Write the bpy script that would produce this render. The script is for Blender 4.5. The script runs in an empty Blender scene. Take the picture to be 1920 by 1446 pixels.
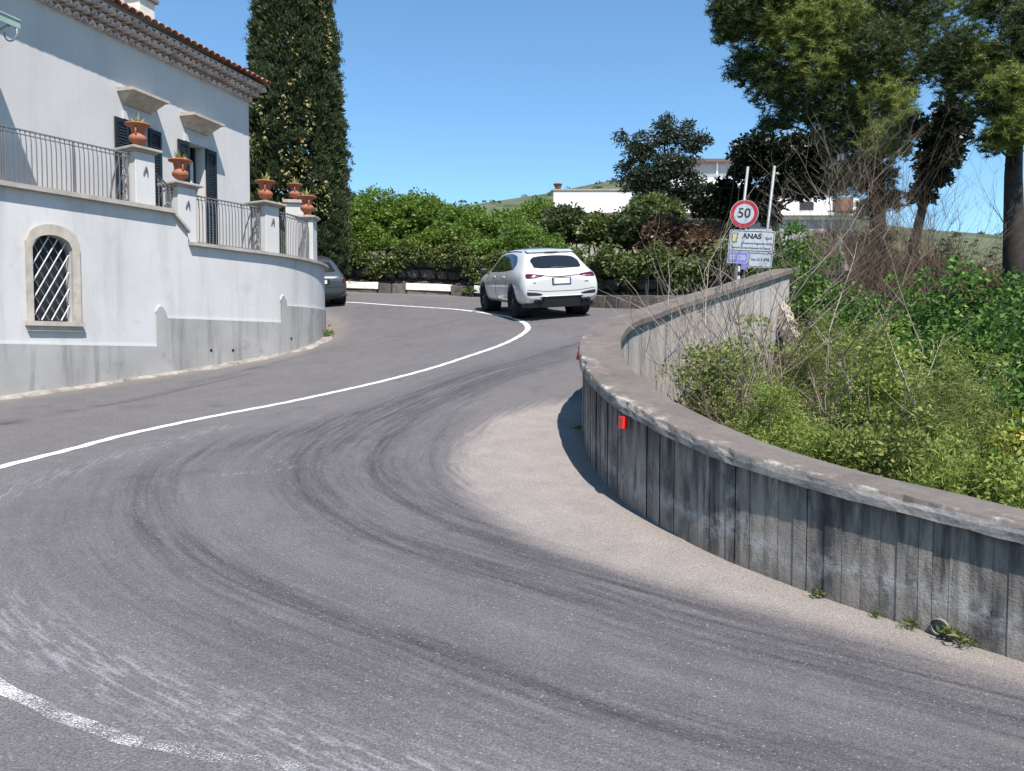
import bpy, bmesh, math, random
import numpy as np
from mathutils import Vector, Matrix

# ------------------------------------------------------------------ camera, sky, sun, exposure
scene = bpy.context.scene
col = scene.collection
CZ = 1.65                                   # eye height
FPX = 1500.0                                # focal length in pixels of the 1920 px wide photograph
PITCH = math.atan((723 - 650) / FPX)        # slight downward tilt
cam_d = bpy.data.cameras.new('camera')
cam = bpy.data.objects.new('camera', cam_d)
col.objects.link(cam)
cam.location = (0, 0, CZ)
cam.rotation_euler = (math.pi / 2 - PITCH, 0, 0)
cam_d.sensor_width = 36.0
cam_d.lens = FPX / 1920 * 36.0
cam_d.clip_start = 0.05
cam_d.clip_end = 6000
scene.camera = cam

SUN_AZ = math.atan2(0.36, -0.933)           # compass angle of the sun, from +Y towards +X
SUN_EL = math.radians(57)
SD = Vector((math.sin(SUN_AZ) * math.cos(SUN_EL), math.cos(SUN_AZ) * math.cos(SUN_EL), math.sin(SUN_EL)))
world = bpy.data.worlds.new('World')
scene.world = world
world.use_nodes = True
wt = world.node_tree
wt.nodes.clear()
wo = wt.nodes.new('ShaderNodeOutputWorld')
wb = wt.nodes.new('ShaderNodeBackground')
ws = wt.nodes.new('ShaderNodeTexSky')
ws.sky_type = 'NISHITA'
ws.sun_disc = False
ws.sun_elevation = SUN_EL
ws.sun_rotation = SUN_AZ
ws.altitude = 0
ws.air_density = 1.0
ws.dust_density = 0.0
ws.ozone_density = 6.0
wb.inputs['Strength'].default_value = 0.12
wm = wt.nodes.new('ShaderNodeMix')
wm.data_type = 'RGBA'; wm.blend_type = 'MULTIPLY'; wm.inputs[0].default_value = 1.0
wm.inputs[7].default_value = (.88, 1.03, 1.0, 1)     # white balance of the whole sky
wt.links.new(ws.outputs[0], wm.inputs[6])
wt.links.new(wm.outputs[2], wb.inputs[0])
wt.links.new(wb.outputs[0], wo.inputs[0])

sun_d = bpy.data.lights.new('sun', 'SUN')
sun_d.energy = 5.0
sun_d.angle = math.radians(0.53)
sun_d.color = (1.0, 0.935, 0.87)
sun = bpy.data.objects.new('sun', sun_d)
sun.rotation_euler = SD.to_track_quat('Z', 'Y').to_euler()
sun.location = (20, -30, 60)
col.objects.link(sun)
vs = scene.view_settings
vs.view_transform = 'Standard'
vs.look = 'None'
vs.gamma = 1.0
vs.use_curve_mapping = False
vs.exposure = 0.7
scene.cycles.max_bounces = 6
scene.cycles.transparent_max_bounces = 8

rnd = random.Random(7)
rng = np.random.default_rng(11)

# ------------------------------------------------------------------ site survey: height of the climbing hairpin road
SURV = np.array([(0,0,-1.65),(-4,0,-1.6),(4,0,-2.1),(.4,19.7,.74),(-.7,22.5,1.0),(-5.6,26,1.5),(-1.74,29,1.82),(-6,29,1.95),(-3.5,29,1.88),(3.3,24,1.15),
(-8,12.5,-.82),(-6.66,14.9,-.53),(-5.07,17.7,-.16),(-4.45,18.8,.05),
(2.9,4.7,-1.85),(1.6,6.4,-1.6),(.86,9.0,-1.25),(1.23,11.5,-.78),(2.1,13,-.38),(3.3,14.6,0.0),(5.45,17,.5),(-12,31,2.4),(-5,7.5,-1.15),(8,21,1.0),(-12,8,-1.2),(8,0,-2.5)])
def _U(r): return np.where(r > 0, r * r * np.log(np.maximum(r, 1e-9)), 0)
_n = len(SURV); _XY = SURV[:, :2]
_K = _U(np.linalg.norm(_XY[:, None] - _XY[None], axis=2)) + 0.18 * _n * np.eye(_n)
_Q = np.c_[np.ones(_n), _XY]
_s = np.linalg.solve(np.block([[_K, _Q], [_Q.T, np.zeros((3, 3))]]), np.r_[SURV[:, 2], 0, 0, 0])
def groad(x, y):
    x = np.asarray(x, float); y = np.asarray(y, float)
    r = np.sqrt((x[..., None] - _XY[:, 0]) ** 2 + (y[..., None] - _XY[:, 1]) ** 2)
    return _U(r) @ _s[:_n] + _s[_n] + _s[_n + 1] * x + _s[_n + 2] * y + CZ
def gz(x, y): return float(groad(x, y))

def ray(x, y):
    a = (x - 960) / FPX; b = (723 - y) / FPX
    return np.array([a, math.cos(PITCH) + b * math.sin(PITCH), b * math.cos(PITCH) - math.sin(PITCH)])
def at(x, y, d):
    r = ray(x, y) * (d / ray(x, y)[1])
    return Vector((r[0], r[1], r[2] + CZ))
_T = np.arange(1, 45, .02)
def onroad(x, y):
    r = ray(x, y)
    k = np.nonzero(r[2] * _T + CZ < groad(r[0] * _T, r[1] * _T))[0]
    t = _T[k[0]] if len(k) else 45
    return (r[0] * t, r[1] * t)

# ------------------------------------------------------------------ small helpers
def tag(o, label=None, cat=None, group=None, kind=None):
    if label: o['label'] = label
    if cat: o['category'] = cat
    if group: o['group'] = group
    if kind: o['kind'] = kind
    return o
def empty(name, loc, label=None, cat=None, group=None, rz=0):
    o = bpy.data.objects.new(name, None)
    o.empty_display_size = 0.3
    o.location = loc; o.rotation_euler = (0, 0, rz)
    col.objects.link(o)
    return tag(o, label, cat, group)
def link(name, me, mat=None, parent=None, loc=None):
    o = bpy.data.objects.new(name, me)
    if mat is not None and len(me.materials) == 0: me.materials.append(mat)
    col.objects.link(o)
    if parent is not None:
        o.parent = parent
        if loc is None:                     # mesh is in world coordinates
            # undo the parent's placement
            o.matrix_parent_inverse = pmat(parent).inverted()
    if loc is not None: o.location = loc
    return o
def pmat(o):
    m = Matrix.LocRotScale(o.location, o.rotation_euler, o.scale)
    if o.parent is not None: m = pmat(o.parent) @ o.matrix_parent_inverse @ m
    return m

class MB:
    def __init__(s): s.v = []; s.f = []; s.uv = None
    def add(s, vs, fs):
        n = len(s.v); s.v += [tuple(p) for p in vs]; s.f += [tuple(i + n for i in f) for f in fs]; return s
    def box(s, c, size, M=None):
        x, y, z = [a / 2 for a in size]
        P = [Vector((i * x, j * y, k * z)) for i in (-1, 1) for j in (-1, 1) for k in (-1, 1)]
        if M is not None: P = [M @ p for p in P]
        c = Vector(c)
        return s.add([p + c for p in P], [(0,1,3,2),(4,6,7,5),(0,4,5,1),(2,3,7,6),(0,2,6,4),(1,5,7,3)])
    def hexa(s, lo, hi):                    # two quads -> solid
        n = len(lo)
        return s.add(list(lo) + list(hi), [tuple(range(n))[::-1], tuple(range(n, 2 * n))] + [(i, (i + 1) % n, n + (i + 1) % n, n + i) for i in range(n)])
    def tube(s, pts, rad, n=6, cap=True):
        pts = [Vector(p) for p in pts]; m = len(pts)
        if not hasattr(rad, '__len__'): rad = [rad] * m
        vs = []; ref = None
        for i, p in enumerate(pts):
            t = (pts[min(i + 1, m - 1)] - pts[max(i - 1, 0)])
            if t.length < 1e-9: t = Vector((0, 0, 1))
            t.normalize()
            if ref is None: ref = t.orthogonal().normalized()
            ref = (ref - t * ref.dot(t))
            ref = ref.normalized() if ref.length > 1e-6 else t.orthogonal().normalized()
            b = t.cross(ref)
            for k in range(n):
                a = 2 * math.pi * k / n
                vs.append(p + (ref * math.cos(a) + b * math.sin(a)) * rad[i])
        fs = [(i * n + k, i * n + (k + 1) % n, (i + 1) * n + (k + 1) % n, (i + 1) * n + k) for i in range(m - 1) for k in range(n)]
        if cap: fs += [tuple(range(n))[::-1], tuple(range((m - 1) * n, m * n))]
        return s.add(vs, fs)
    def lathe(s, prof, c=(0, 0, 0), n=20, axis='Z'):
        vs = []
        for r, z in prof:
            for k in range(n):
                a = 2 * math.pi * k / n
                p = (r * math.cos(a), r * math.sin(a), z)
                if axis == 'X': p = (z, p[0], p[1])
                if axis == 'Y': p = (p[0], z, p[1])
                vs.append((p[0] + c[0], p[1] + c[1], p[2] + c[2]))
        m = len(prof)
        fs = [(i * n + k, i * n + (k + 1) % n, (i + 1) * n + (k + 1) % n, (i + 1) * n + k) for i in range(m - 1) for k in range(n)]
        return s.add(vs, fs)
    def mesh(s, name, smooth=False):
        me = bpy.data.meshes.new(name)
        me.from_pydata(s.v, [], s.f)
        bm = bmesh.new(); bm.from_mesh(me)
        bmesh.ops.recalc_face_normals(bm, faces=bm.faces)
        bm.to_mesh(me); bm.free()
        if smooth: me.polygons.foreach_set('use_smooth', [True] * len(me.polygons))
        return me
    def build(s, name, mat, parent=None, smooth=False, loc=None):
        return link(name, s.mesh(name, smooth), mat, parent, loc)

def bevel(o, w, seg=2, angle=35):
    m = o.modifiers.new('bevel', 'BEVEL'); m.width = w; m.segments = seg; m.limit_method = 'ANGLE'; m.angle_limit = math.radians(angle)
    return o
def subsurf(o, lv=2):
    m = o.modifiers.new('subd', 'SUBSURF'); m.levels = lv; m.render_levels = lv
    return o

def catmull(P, step=0.1):
    P = [np.array(p, float) for p in P]
    P = [2 * P[0] - P[1]] + P + [2 * P[-1] - P[-2]]
    out = []
    for i in range(1, len(P) - 2):
        n = max(2, int(np.linalg.norm((P[i + 1] - P[i])[:2]) / step))
        for k in range(n):
            t = k / n; a, b, c, d = P[i - 1], P[i], P[i + 1], P[i + 2]
            out.append(.5 * (2 * b + (c - a) * t + (2 * a - 5 * b + 4 * c - d) * t * t + (3 * b - a - 3 * c + d) * t ** 3))
    out.append(P[-2])
    return np.array(out)
def resample(Q, step):
    s = np.r_[0, np.cumsum(np.linalg.norm(np.diff(Q[:, :2], axis=0), axis=1))]
    n = max(2, int(round(s[-1] / step)) + 1)
    t = np.linspace(0, s[-1], n)
    return np.stack([np.interp(t, s, Q[:, k]) for k in range(Q.shape[1])], 1), t
def normals2(Q):                            # unit normal to the right of travel
    t = np.gradient(Q[:, :2], axis=0); t /= np.linalg.norm(t, axis=1)[:, None]
    return np.stack([t[:, 1], -t[:, 0]], 1)
def polydist(X, Y, Q):                      # distance, signed side, arc length of the nearest point of polyline Q
    A = Q[:-1, :2]; B = Q[1:, :2]; D = B - A; L2 = (D ** 2).sum(1) + 1e-12
    s0 = np.r_[0, np.cumsum(np.sqrt(L2))]
    best = np.full(X.shape, 1e9); side = np.zeros(X.shape); arc = np.zeros(X.shape)
    for i in range(len(A)):
        t = np.clip(((X - A[i, 0]) * D[i, 0] + (Y - A[i, 1]) * D[i, 1]) / L2[i], 0, 1)
        dx = X - A[i, 0] - t * D[i, 0]; dy = Y - A[i, 1] - t * D[i, 1]
        d = np.hypot(dx, dy); k = d < best
        best = np.where(k, d, best)
        side = np.where(k, np.sign(D[i, 0] * dy - D[i, 1] * dx), side)
        arc = np.where(k, s0[i] + t * math.sqrt(L2[i]), arc)
    return best, side, arc
def inside(X, Y, poly):
    r = np.zeros(X.shape, bool); n = len(poly); j = n - 1
    for i in range(n):
        xi, yi = poly[i][:2]; xj, yj = poly[j][:2]
        c = ((yi > Y) != (yj > Y)) & (X < (xj - xi) * (Y - yi) / (yj - yi + 1e-12) + xi)
        r ^= c; j = i
    return r
def sstep(a, b, x):
    t = np.clip((x - a) / (b - a), 0, 1); return t * t * (3 - 2 * t)
def fastmesh(name, V, F4=None, F3=None):
    me = bpy.data.meshes.new(name)
    V = np.asarray(V, np.float32)
    me.vertices.add(len(V)); me.vertices.foreach_set('co', V.ravel())
    n4 = 0 if F4 is None else len(F4); n3 = 0 if F3 is None else len(F3)
    li = np.concatenate([a for a in ([] if not n4 else [np.asarray(F4).ravel()]) + ([] if not n3 else [np.asarray(F3).ravel()])]).astype(np.int32)
    me.loops.add(len(li)); me.loops.foreach_set('vertex_index', li)
    st = np.concatenate([np.arange(n4) * 4, n4 * 4 + np.arange(n3) * 3]).astype(np.int32)
    me.polygons.add(n4 + n3); me.polygons.foreach_set('loop_start', st)
    me.update(calc_edges=True)
    return me
def fattr(me, name, arr):
    a = me.attributes.new(name, 'FLOAT', 'POINT'); a.data.foreach_set('value', np.asarray(arr, np.float32).ravel())
def vattr(me, name, arr):
    a = me.attributes.new(name, 'FLOAT_VECTOR', 'POINT'); a.data.foreach_set('vector', np.asarray(arr, np.float32).ravel())

# ------------------------------------------------------------------ materials
class NT:
    def __init__(s, name, rough=.8, spec=.3):
        s.m = bpy.data.materials.new(name); s.m.use_nodes = True
        s.t = s.m.node_tree; s.b = s.t.nodes['Principled BSDF']
        s.b.inputs['Roughness'].default_value = rough
        s.b.inputs['Specular IOR Level'].default_value = spec
        s.out = s.t.nodes['Material Output']
    def n(s, typ, **kw):
        nd = s.t.nodes.new(typ)
        for k, v in kw.items(): setattr(nd, k, v)
        return nd
    def l(s, a, b): s.t.links.new(a, b); return a
    def set(s, sock, v):
        if isinstance(v, (int, float)): sock.default_value = v
        elif isinstance(v, (tuple, list)): sock.default_value = (*v, 1) if len(v) == 3 and sock.type == 'RGBA' else v
        else: s.t.links.new(v, sock)
    def pos(s): return s.n('ShaderNodeNewGeometry').outputs['Position']
    def obj(s): return s.n('ShaderNodeTexCoord').outputs['Object']
    def attr(s, name, vec=False):
        a = s.n('ShaderNodeAttribute'); a.attribute_name = name
        return a.outputs['Vector' if vec else 'Fac']
    def island(s): return s.n('ShaderNodeNewGeometry').outputs['Random Per Island']
    def objrand(s): return s.n('ShaderNodeObjectInfo').outputs['Random']
    def map(s, v, scale=(1, 1, 1), rot=(0, 0, 0), loc=(0, 0, 0)):
        m = s.n('ShaderNodeMapping'); s.l(v, m.inputs['Vector'])
        m.inputs['Scale'].default_value = scale; m.inputs['Rotation'].default_value = rot; m.inputs['Location'].default_value = loc
        return m.outputs[0]
    def noise(s, v, scale, detail=3, rough=.55, dist=0):
        k = s.n('ShaderNodeTexNoise'); s.l(v, k.inputs['Vector'])
        k.inputs['Scale'].default_value = scale; k.inputs['Detail'].default_value = detail
        k.inputs['Roughness'].default_value = rough; k.inputs['Distortion'].default_value = dist
        return k.outputs['Fac']
    def voro(s, v, scale, feature='F1', out='Distance'):
        k = s.n('ShaderNodeTexVoronoi'); k.feature = feature; s.l(v, k.inputs['Vector']); k.inputs['Scale'].default_value = scale
        return k.outputs[out]
    def rng(s, v, a, b, c=0.0, d=1.0, smooth=False):
        m = s.n('ShaderNodeMapRange'); s.l(v, m.inputs['Value'])
        if smooth: m.interpolation_type = 'SMOOTHSTEP'
        for i, q in zip((1, 2, 3, 4), (a, b, c, d)): m.inputs[i].default_value = q
        return m.outputs[0]
    def math(s, op, a, b=0.0, clamp=False):
        m = s.n('ShaderNodeMath'); m.operation = op; m.use_clamp = clamp
        s.set(m.inputs[0], a); s.set(m.inputs[1], b); return m.outputs[0]
    def mix(s, f, a, b, mode='MIX'):
        m = s.n('ShaderNodeMix'); m.data_type = 'RGBA'; m.blend_type = mode
        s.set(m.inputs[0], f); s.set(m.inputs[6], a); s.set(m.inputs[7], b); return m.outputs[2]
    def ramp(s, v, stops):
        r = s.n('ShaderNodeValToRGB'); s.l(v, r.inputs[0]); e = r.color_ramp.elements
        while len(e) < len(stops): e.new(.5)
        for q, (p, c) in zip(e, stops): q.position = p; q.color = (*c, 1)
        return r.outputs[0]
    def color(s, c): s.set(s.b.inputs['Base Color'], c); return s
    def bump(s, h, strength=.3, dist=.01):
        b = s.n('ShaderNodeBump'); s.l(h, b.inputs['Height'])
        b.inputs['Strength'].default_value = strength; b.inputs['Distance'].default_value = dist
        s.l(b.outputs[0], s.b.inputs['Normal']); return s

def simple(name, c, rough=.6, metal=0, spec=.4, var=.12, scale=6, bump=0):
    t = NT(name, rough, spec)
    nz = t.noise(t.obj(), scale, 4)
    t.color(t.mix(t.rng(nz, .3, .7), tuple(a * (1 - var) for a in c), tuple(min(1, a * (1 + var)) for a in c)))
    t.b.inputs['Metallic'].default_value = metal
    if bump: t.bump(t.noise(t.obj(), scale * 6, 4), bump, .01)
    return t.m

def leafmat(name, stops, rough=.5, trans=.35, spec=.35, patch=None):
    t = NT(name, rough, spec)
    c = t.ramp(t.island(), stops)
    if patch:
        c = t.mix(t.rng(t.noise(t.pos(), patch[0], 2), .42, .62), c, t.mix(1.0, c, patch[1], 'MULTIPLY'))
    t.color(c)
    if trans:
        tr = t.n('ShaderNodeBsdfTranslucent'); t.l(c, tr.inputs[0])
        mx = t.n('ShaderNodeMixShader'); mx.inputs[0].default_value = trans
        t.l(t.b.outputs[0], mx.inputs[1]); t.l(tr.outputs[0], mx.inputs[2]); t.l(mx.outputs[0], t.out.inputs[0])
    return t.m

M = {}
# asphalt: dusty inner shoulder, rubber tracks, worn paint come as attributes of the surface itself
t = NT('asphalt', .82, .25)
p = t.pos(); flow = t.attr('flow', True)
agg = t.noise(p, 90, 2, .6); agg2 = t.noise(p, 38, 3, .7); big = t.noise(p, .55, 4, .6); mid = t.noise(p, 3.5, 4, .6)
streak = t.noise(t.map(flow, (.25, 7, 1)), 1.0, 5, .65)
streak2 = t.noise(t.map(flow, (1.3, 16, 1)), 1.0, 4, .6)
base = t.mix(t.rng(big, .3, .7), (.100, .094, .097), (.130, .122, .124))
base = t.mix(t.math('MULTIPLY', t.rng(mid, .35, .75), .5), base, (.152, .145, .14))
oil = t.rng(t.noise(t.map(p, (1, .6, 1)), 1.7, 4, .6), .60, .72); base = t.mix(t.math('MULTIPLY', oil, .45), base, (.062, .06, .062))
base = t.mix(t.math('MULTIPLY', t.rng(streak, .48, .68), .2), base, (.087, .087, .099))
dust = t.attr('dust'); df = t.rng(t.math('ADD', dust, t.math('MULTIPLY', t.math('SUBTRACT', streak2, .5), .5)), .34, .66, smooth=True)
base = t.mix(t.math('MULTIPLY', df, .88), base, t.mix(t.rng(mid, .3, .7), (.225, .20, .184), (.28, .25, .23)))
tyre = t.attr('tyre'); tf = t.math('MULTIPLY', t.math('MULTIPLY', tyre, 1.0), t.rng(t.math('ADD', t.math('MULTIPLY', streak, .45), t.math('ADD', t.math('MULTIPLY', streak2, .4), t.math('MULTIPLY', agg2, .3))), .46, .72), True)
base = t.mix(tf, base, (.036, .036, .042))
worn = t.attr('worn'); wf = t.math('MULTIPLY', worn, t.rng(t.noise(t.map(flow, (5, 26, 1)), 1.0, 4, .7), .47, .66), True)
base = t.mix(t.math('MULTIPLY', wf, .7), base, (.27, .27, .29))
dirt = t.attr('dirt'); base = t.mix(t.math('MULTIPLY', dirt, t.rng(mid, .2, .6, .4, .95), True), base, (.20, .175, .15))
crack = t.attr('crack'); base = t.mix(t.math('MULTIPLY', crack, t.rng(agg2, .3, .5), True), base, (.05, .048, .05))
base = t.mix(t.rng(agg, .36, .66, .0, 1.0), t.mix(1.0, base, (.70, .70, .70), 'MULTIPLY'), t.mix(1.0, base, (1.3, 1.3, 1.3), 'MULTIPLY'))
spk = t.math('MULTIPLY', t.rng(t.noise(p, 60, 1, .5), .685, .76), .75)
base = t.mix(spk, base, (.30, .29, .28))
dk = t.rng(t.voro(p, 46), .0, .22, .42, 0)
base = t.mix(dk, base, (.035, .035, .037))
t.color(base); t.bump(t.math('ADD', agg, t.math('MULTIPLY', agg2, .8)), .55, .012)
M['asphalt'] = t.m

t = NT('road_paint', .7, .3)
p = t.pos(); w = t.attr('wear')
f = t.rng(t.math('ADD', t.math('ADD', t.math('MULTIPLY', t.noise(p, 130, 3, .75), 1.1), t.math('MULTIPLY', t.noise(p, 5, 3), .5)), w), .78, .98)
t.color(t.mix(t.rng(t.noise(p, 7, 4), .3, .7), (.52, .51, .49), (.72, .71, .69)))
tr = t.n('ShaderNodeBsdfTransparent'); mx = t.n('ShaderNodeMixShader'); t.l(f, mx.inputs[0])
t.l(tr.outputs[0], mx.inputs[1]); t.l(t.b.outputs[0], mx.inputs[2]); t.l(mx.outputs[0], t.out.inputs[0])
M['paint'] = t.m

# board-marked concrete; uv: x along the wall, y height above the road
def concrete(name, c0, c1, stain, white, dark=1.0):
    t = NT(name, .88, .2); p = t.pos(); sv = t.attr('sv', True); tone = t.attr('tone')
    n1 = t.noise(p, 2.2, 5, .65); n2 = t.noise(p, 11, 4, .65)
    vs_ = t.noise(t.map(sv, (5.5, .55, 1)), 1.0, 5, .65)
    c = t.mix(t.rng(n1, .3, .7), c0, c1)
    c = t.mix(t.math('MULTIPLY', tone, .6 * dark), c, (.07, .067, .066))
    c = t.mix(t.math('MULTIPLY', t.rng(vs_, .45, .66), stain), c, (.05, .048, .05))
    c = t.mix(t.math('MULTIPLY', t.math('MULTIPLY', t.rng(t.noise(t.map(sv, (14, .8, 1)), 1.0, 5, .7), .5, .68), t.rng(n1, .35, .6)), stain), c, (.035, .034, .036))
    c = t.mix(t.math('MULTIPLY', t.math('MULTIPLY', t.rng(t.noise(t.map(sv, (3.0, 1.6, 1)), 1.0, 6, .75), .58, .70), t.rng(n2, .35, .6)), white), c, (.5, .5, .52))
    c = t.mix(t.rng(n2, .3, .7, .0, .35), c, t.mix(1.0, c, (.62, .6, .58), 'MULTIPLY'))
    sx_ = t.n('ShaderNodeSeparateXYZ'); t.l(sv, sx_.inputs[0])
    lv = t.math('ABSOLUTE', t.math('SUBTRACT', t.math('ADD', sx_.outputs[1], t.math('MULTIPLY', t.noise(t.map(sv, (1.6, 0, 0)), 1.0, 3), .5)), .55))
    c = t.mix(t.math('MULTIPLY', t.math('MULTIPLY', t.rng(lv, .02, .12, 1, 0), t.rng(n2, .42, .62)), .6 * white), c, (.46, .46, .47))
    c = t.mix(t.math('MULTIPLY', t.rng(sx_.outputs[1], .0, .16, .75, 0), t.rng(n1, .3, .6)), c, (.13, .115, .095))
    drip_shade = t.math('MULTIPLY', t.rng(t.math('SUBTRACT', sx_.outputs[2], t.math('MULTIPLY', t.noise(t.map(sv, (7, 0, 0)), 1.0, 4, .7), .7)), -.32, .02, 1, 0), t.rng(t.noise(t.map(sv, (11, .6, 1)), 1.0, 4, .65), .36, .56))  # water stains below the coping, also deepening the shade there in the colour
    c = t.mix(t.math('MULTIPLY', drip_shade, .8 * stain), c, (.042, .041, .043))
    hole = t.rng(t.voro(p, 24), .05, .16, .55, 0)
    c = t.mix(hole, c, (.05, .048, .045))
    t.color(c); t.bump(t.math('ADD', n2, t.noise(p, 60, 3, .7)), .5, .012); return t.m
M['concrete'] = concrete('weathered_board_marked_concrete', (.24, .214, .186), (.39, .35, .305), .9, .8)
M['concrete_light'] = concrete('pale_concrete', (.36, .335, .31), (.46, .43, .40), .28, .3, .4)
t = NT('coping_concrete', .9, .2); p = t.pos()
n1 = t.noise(p, 1.6, 5, .65); n2 = t.noise(p, 26, 4, .7); n3 = t.noise(p, 6, 4, .6)
c = t.mix(t.rng(n1, .3, .7), (.128, .110, .099), (.18, .157, .142))
c = t.mix(t.math('MULTIPLY', t.rng(n3, .5, .7), .5), c, (.095, .086, .08))
c = t.mix(t.rng(n2, .3, .7, 0, .6), c, t.mix(1.0, c, (.6, .6, .6), 'MULTIPLY'))
edge = t.attr('edge')
c = t.mix(t.math('MULTIPLY', edge, t.rng(t.noise(p, 4, 5, .7), .52, .64), True), c, (.42, .38, .33))
c = t.mix(t.rng(t.voro(p, 55), .02, .14, .5, 0), c, (.38, .35, .32))
t.color(c); t.bump(t.math('ADD', n2, n3), .5, .012); M['coping'] = t.m
t = NT('coping_front', .88, .2); p = t.pos(); n2 = t.noise(p, 18, 5, .7)
c = t.mix(t.rng(t.noise(t.map(p, (3, 3, 14)), 1.0, 5, .7), .35, .65), (.12, .115, .11), (.34, .325, .31))
c = t.mix(t.rng(n2, .35, .7, 0, .5), c, (.1, .095, .09)); t.color(c); t.bump(n2, .6, .015); M['coping_front'] = t.m

def plaster(name, c0, c1, streakc, amt):
    t = NT(name, .9, .15); p = t.pos()
    n1 = t.noise(p, .9, 5, .6); n2 = t.noise(p, 30, 3, .6); st = t.noise(t.map(p, (3.2, 3.2, .35)), 1.0, 5, .65)
    c = t.mix(t.rng(n1, .3, .7), c0, c1)
    c = t.mix(t.math('MULTIPLY', t.rng(st, .50, .72), amt), c, streakc)
    c = t.mix(t.math('MULTIPLY', t.rng(t.noise(p, 2.3, 4, .6), .6, .75), amt * .8), c, streakc)
    c = t.mix(t.rng(n2, .3, .7, 0, .12), c, t.mix(1.0, c, (.8, .8, .8), 'MULTIPLY'))
    t.color(c); t.bump(t.math('ADD', n2, n1), .25, .008); return t.m
M['plaster'] = plaster('white_plaster', (.465, .455, .445), (.535, .525, .515), (.34, .33, .325), .55)
M['facade'] = plaster('pale_grey_plaster', (.49, .48, .47), (.55, .54, .53), (.38, .375, .37), .3)
M['plinth'] = plaster('grey_cement_plinth', (.27, .262, .252), (.37, .36, .345), (.14, .136, .132), .8)
M['plinth_edge'] = plaster('white_plinth_edge', (.517, .517, .517), (.562, .562, .562), (.380, .380, .380), .2)
M['stone'] = simple('travertine_stone', (.40, .355, .30), .85, var=.2, scale=5, bump=.3)
M['slab'] = simple('grey_stone_slab', (.33, .30, .265), .85, var=.2, scale=4, bump=.3)
M['iron'] = simple('painted_iron', (.16, .16, .165), .45, .2, .5)
M['grille'] = simple('pale_grille_iron', (.58, .58, .57), .5, .1, .5)
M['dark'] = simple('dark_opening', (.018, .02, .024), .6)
M['shutter'] = simple('blue_green_shutter_paint', (.010, .018, .026), .45, 0, .4)
M['shutter_slat'] = simple('shutter_slat_paint', (.018, .028, .036), .45)
M['curtain'] = simple('pale_curtain', (.55, .54, .52), .9)
M['greeniron'] = simple('pale_green_iron', (.30, .40, .36), .5, .1)
M['terracotta'] = simple('terracotta', (.31, .115, .062), .8, var=.22, scale=9, bump=.2)
M['agave'] = leafmat('agave_leaf', [(0, (.22, .27, .1)), (.6, (.38, .40, .16)), (1, (.5, .45, .2))], .5, .2)
t = NT('roof_tile_clay', .85, .2); r = t.objrand(); p = t.pos()
c = t.ramp(r, [(0, (.20, .075, .05)), (.5, (.28, .115, .08)), (1, (.36, .19, .14))])
c = t.mix(t.rng(t.noise(p, 9, 4), .45, .7, 0, .6), c, (.30, .24, .21)); t.color(c); t.bump(t.noise(p, 40, 3), .3, .01); M['tile'] = t.m
t = NT('eave_tile_clay', .9, .2); r = t.objrand(); p = t.pos()
c = t.ramp(r, [(0, (.46, .38, .36)), (.5, (.60, .52, .50)), (1, (.66, .57, .54))])
c = t.mix(t.rng(t.noise(p, 14, 4), .5, .75, 0, .6), c, (.22, .15, .14)); t.color(c); M['eave_tile'] = t.m
M['roof'] = simple('faded_roof_tiles', (.33, .255, .235), .85, var=.2, scale=3, bump=.3)
M['chim'] = simple('chimney_plaster', (.60, .56, .50), .9, var=.1)
M['chimcap'] = simple('chimney_slab', (.17, .12, .12), .85)
M['bark'] = simple('bark', (.035, .029, .025), .95, var=.35, scale=8, bump=.6)
M['twig'] = simple('dead_grey_wood', (.27, .225, .185), .95, var=.3, scale=7)
M['twig_dark'] = simple('dark_stem', (.10, .078, .062), .95, var=.3, scale=7)
M['twig_brown'] = simple('brown_dead_twigs', (.15, .105, .072), .95, var=.3, scale=7)
M['pole'] = simple('galvanised_steel', (.27, .29, .30), .55, .3, .4)
t = NT('basalt_block', .9, .2); r = t.objrand(); p = t.pos()
c = t.ramp(r, [(0, (.05, .046, .044)), (.6, (.10, .088, .08)), (1, (.17, .145, .12))])
c = t.mix(t.rng(t.noise(p, 5, 5), .45, .7, 0, .7), c, (.05, .045, .042)); t.color(c); t.bump(t.noise(p, 9, 5, .7), .8, .04); M['basalt'] = t.m
t = NT('white_kerb_paint', .85, .2); p = t.pos()
c = t.mix(t.rng(t.noise(p, 5, 6, .7), .56, .66), (.70, .67, .60), (.13, .115, .105)); t.color(c); t.bump(t.noise(p, 20, 4), .4, .02); M['kerbwhite'] = t.m
M['gravelkerb'] = simple('dusty_concrete', (.26, .235, .205), .92, var=.4, scale=5, bump=.6)
M['housewhite'] = simple('white_house_plaster', (.80, .79, .77), .9, var=.05)
M['housegrey'] = simple('grey_house_panel', (.36, .35, .36), .8, var=.1)
M['redtrim'] = simple('red_brown_trim', (.14, .09, .075), .8)
t = NT('earth', .95, .1); p = t.pos()
c = t.mix(t.rng(t.noise(p, .5, 5), .35, .65), (.10, .085, .05), (.07, .09, .035)); t.color(c); t.bump(t.noise(p, 6, 5), .6, .05); M['earth'] = t.m
t = NT('hill_scrub', .95, .1); p = t.pos()
c = t.mix(t.rng(t.noise(p, .02, 6, .65), .4, .62), (.105, .12, .075), (.085, .10, .06))
c = t.mix(t.rng(t.noise(p, .05, 4, .7), .54, .62), c, (.045, .065, .035)); t.color(c); M['hill'] = t.m
M['red'] = simple('red_reflector_plastic', (.62, .025, .02), .3, 0, .6, var=.05)
M['signwhite'] = simple('sign_white', (.46, .49, .53), .4, 0, .5, var=.04)
M['signred'] = simple('sign_red', (.42, .02, .035), .4, 0, .5, var=.05)
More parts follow.
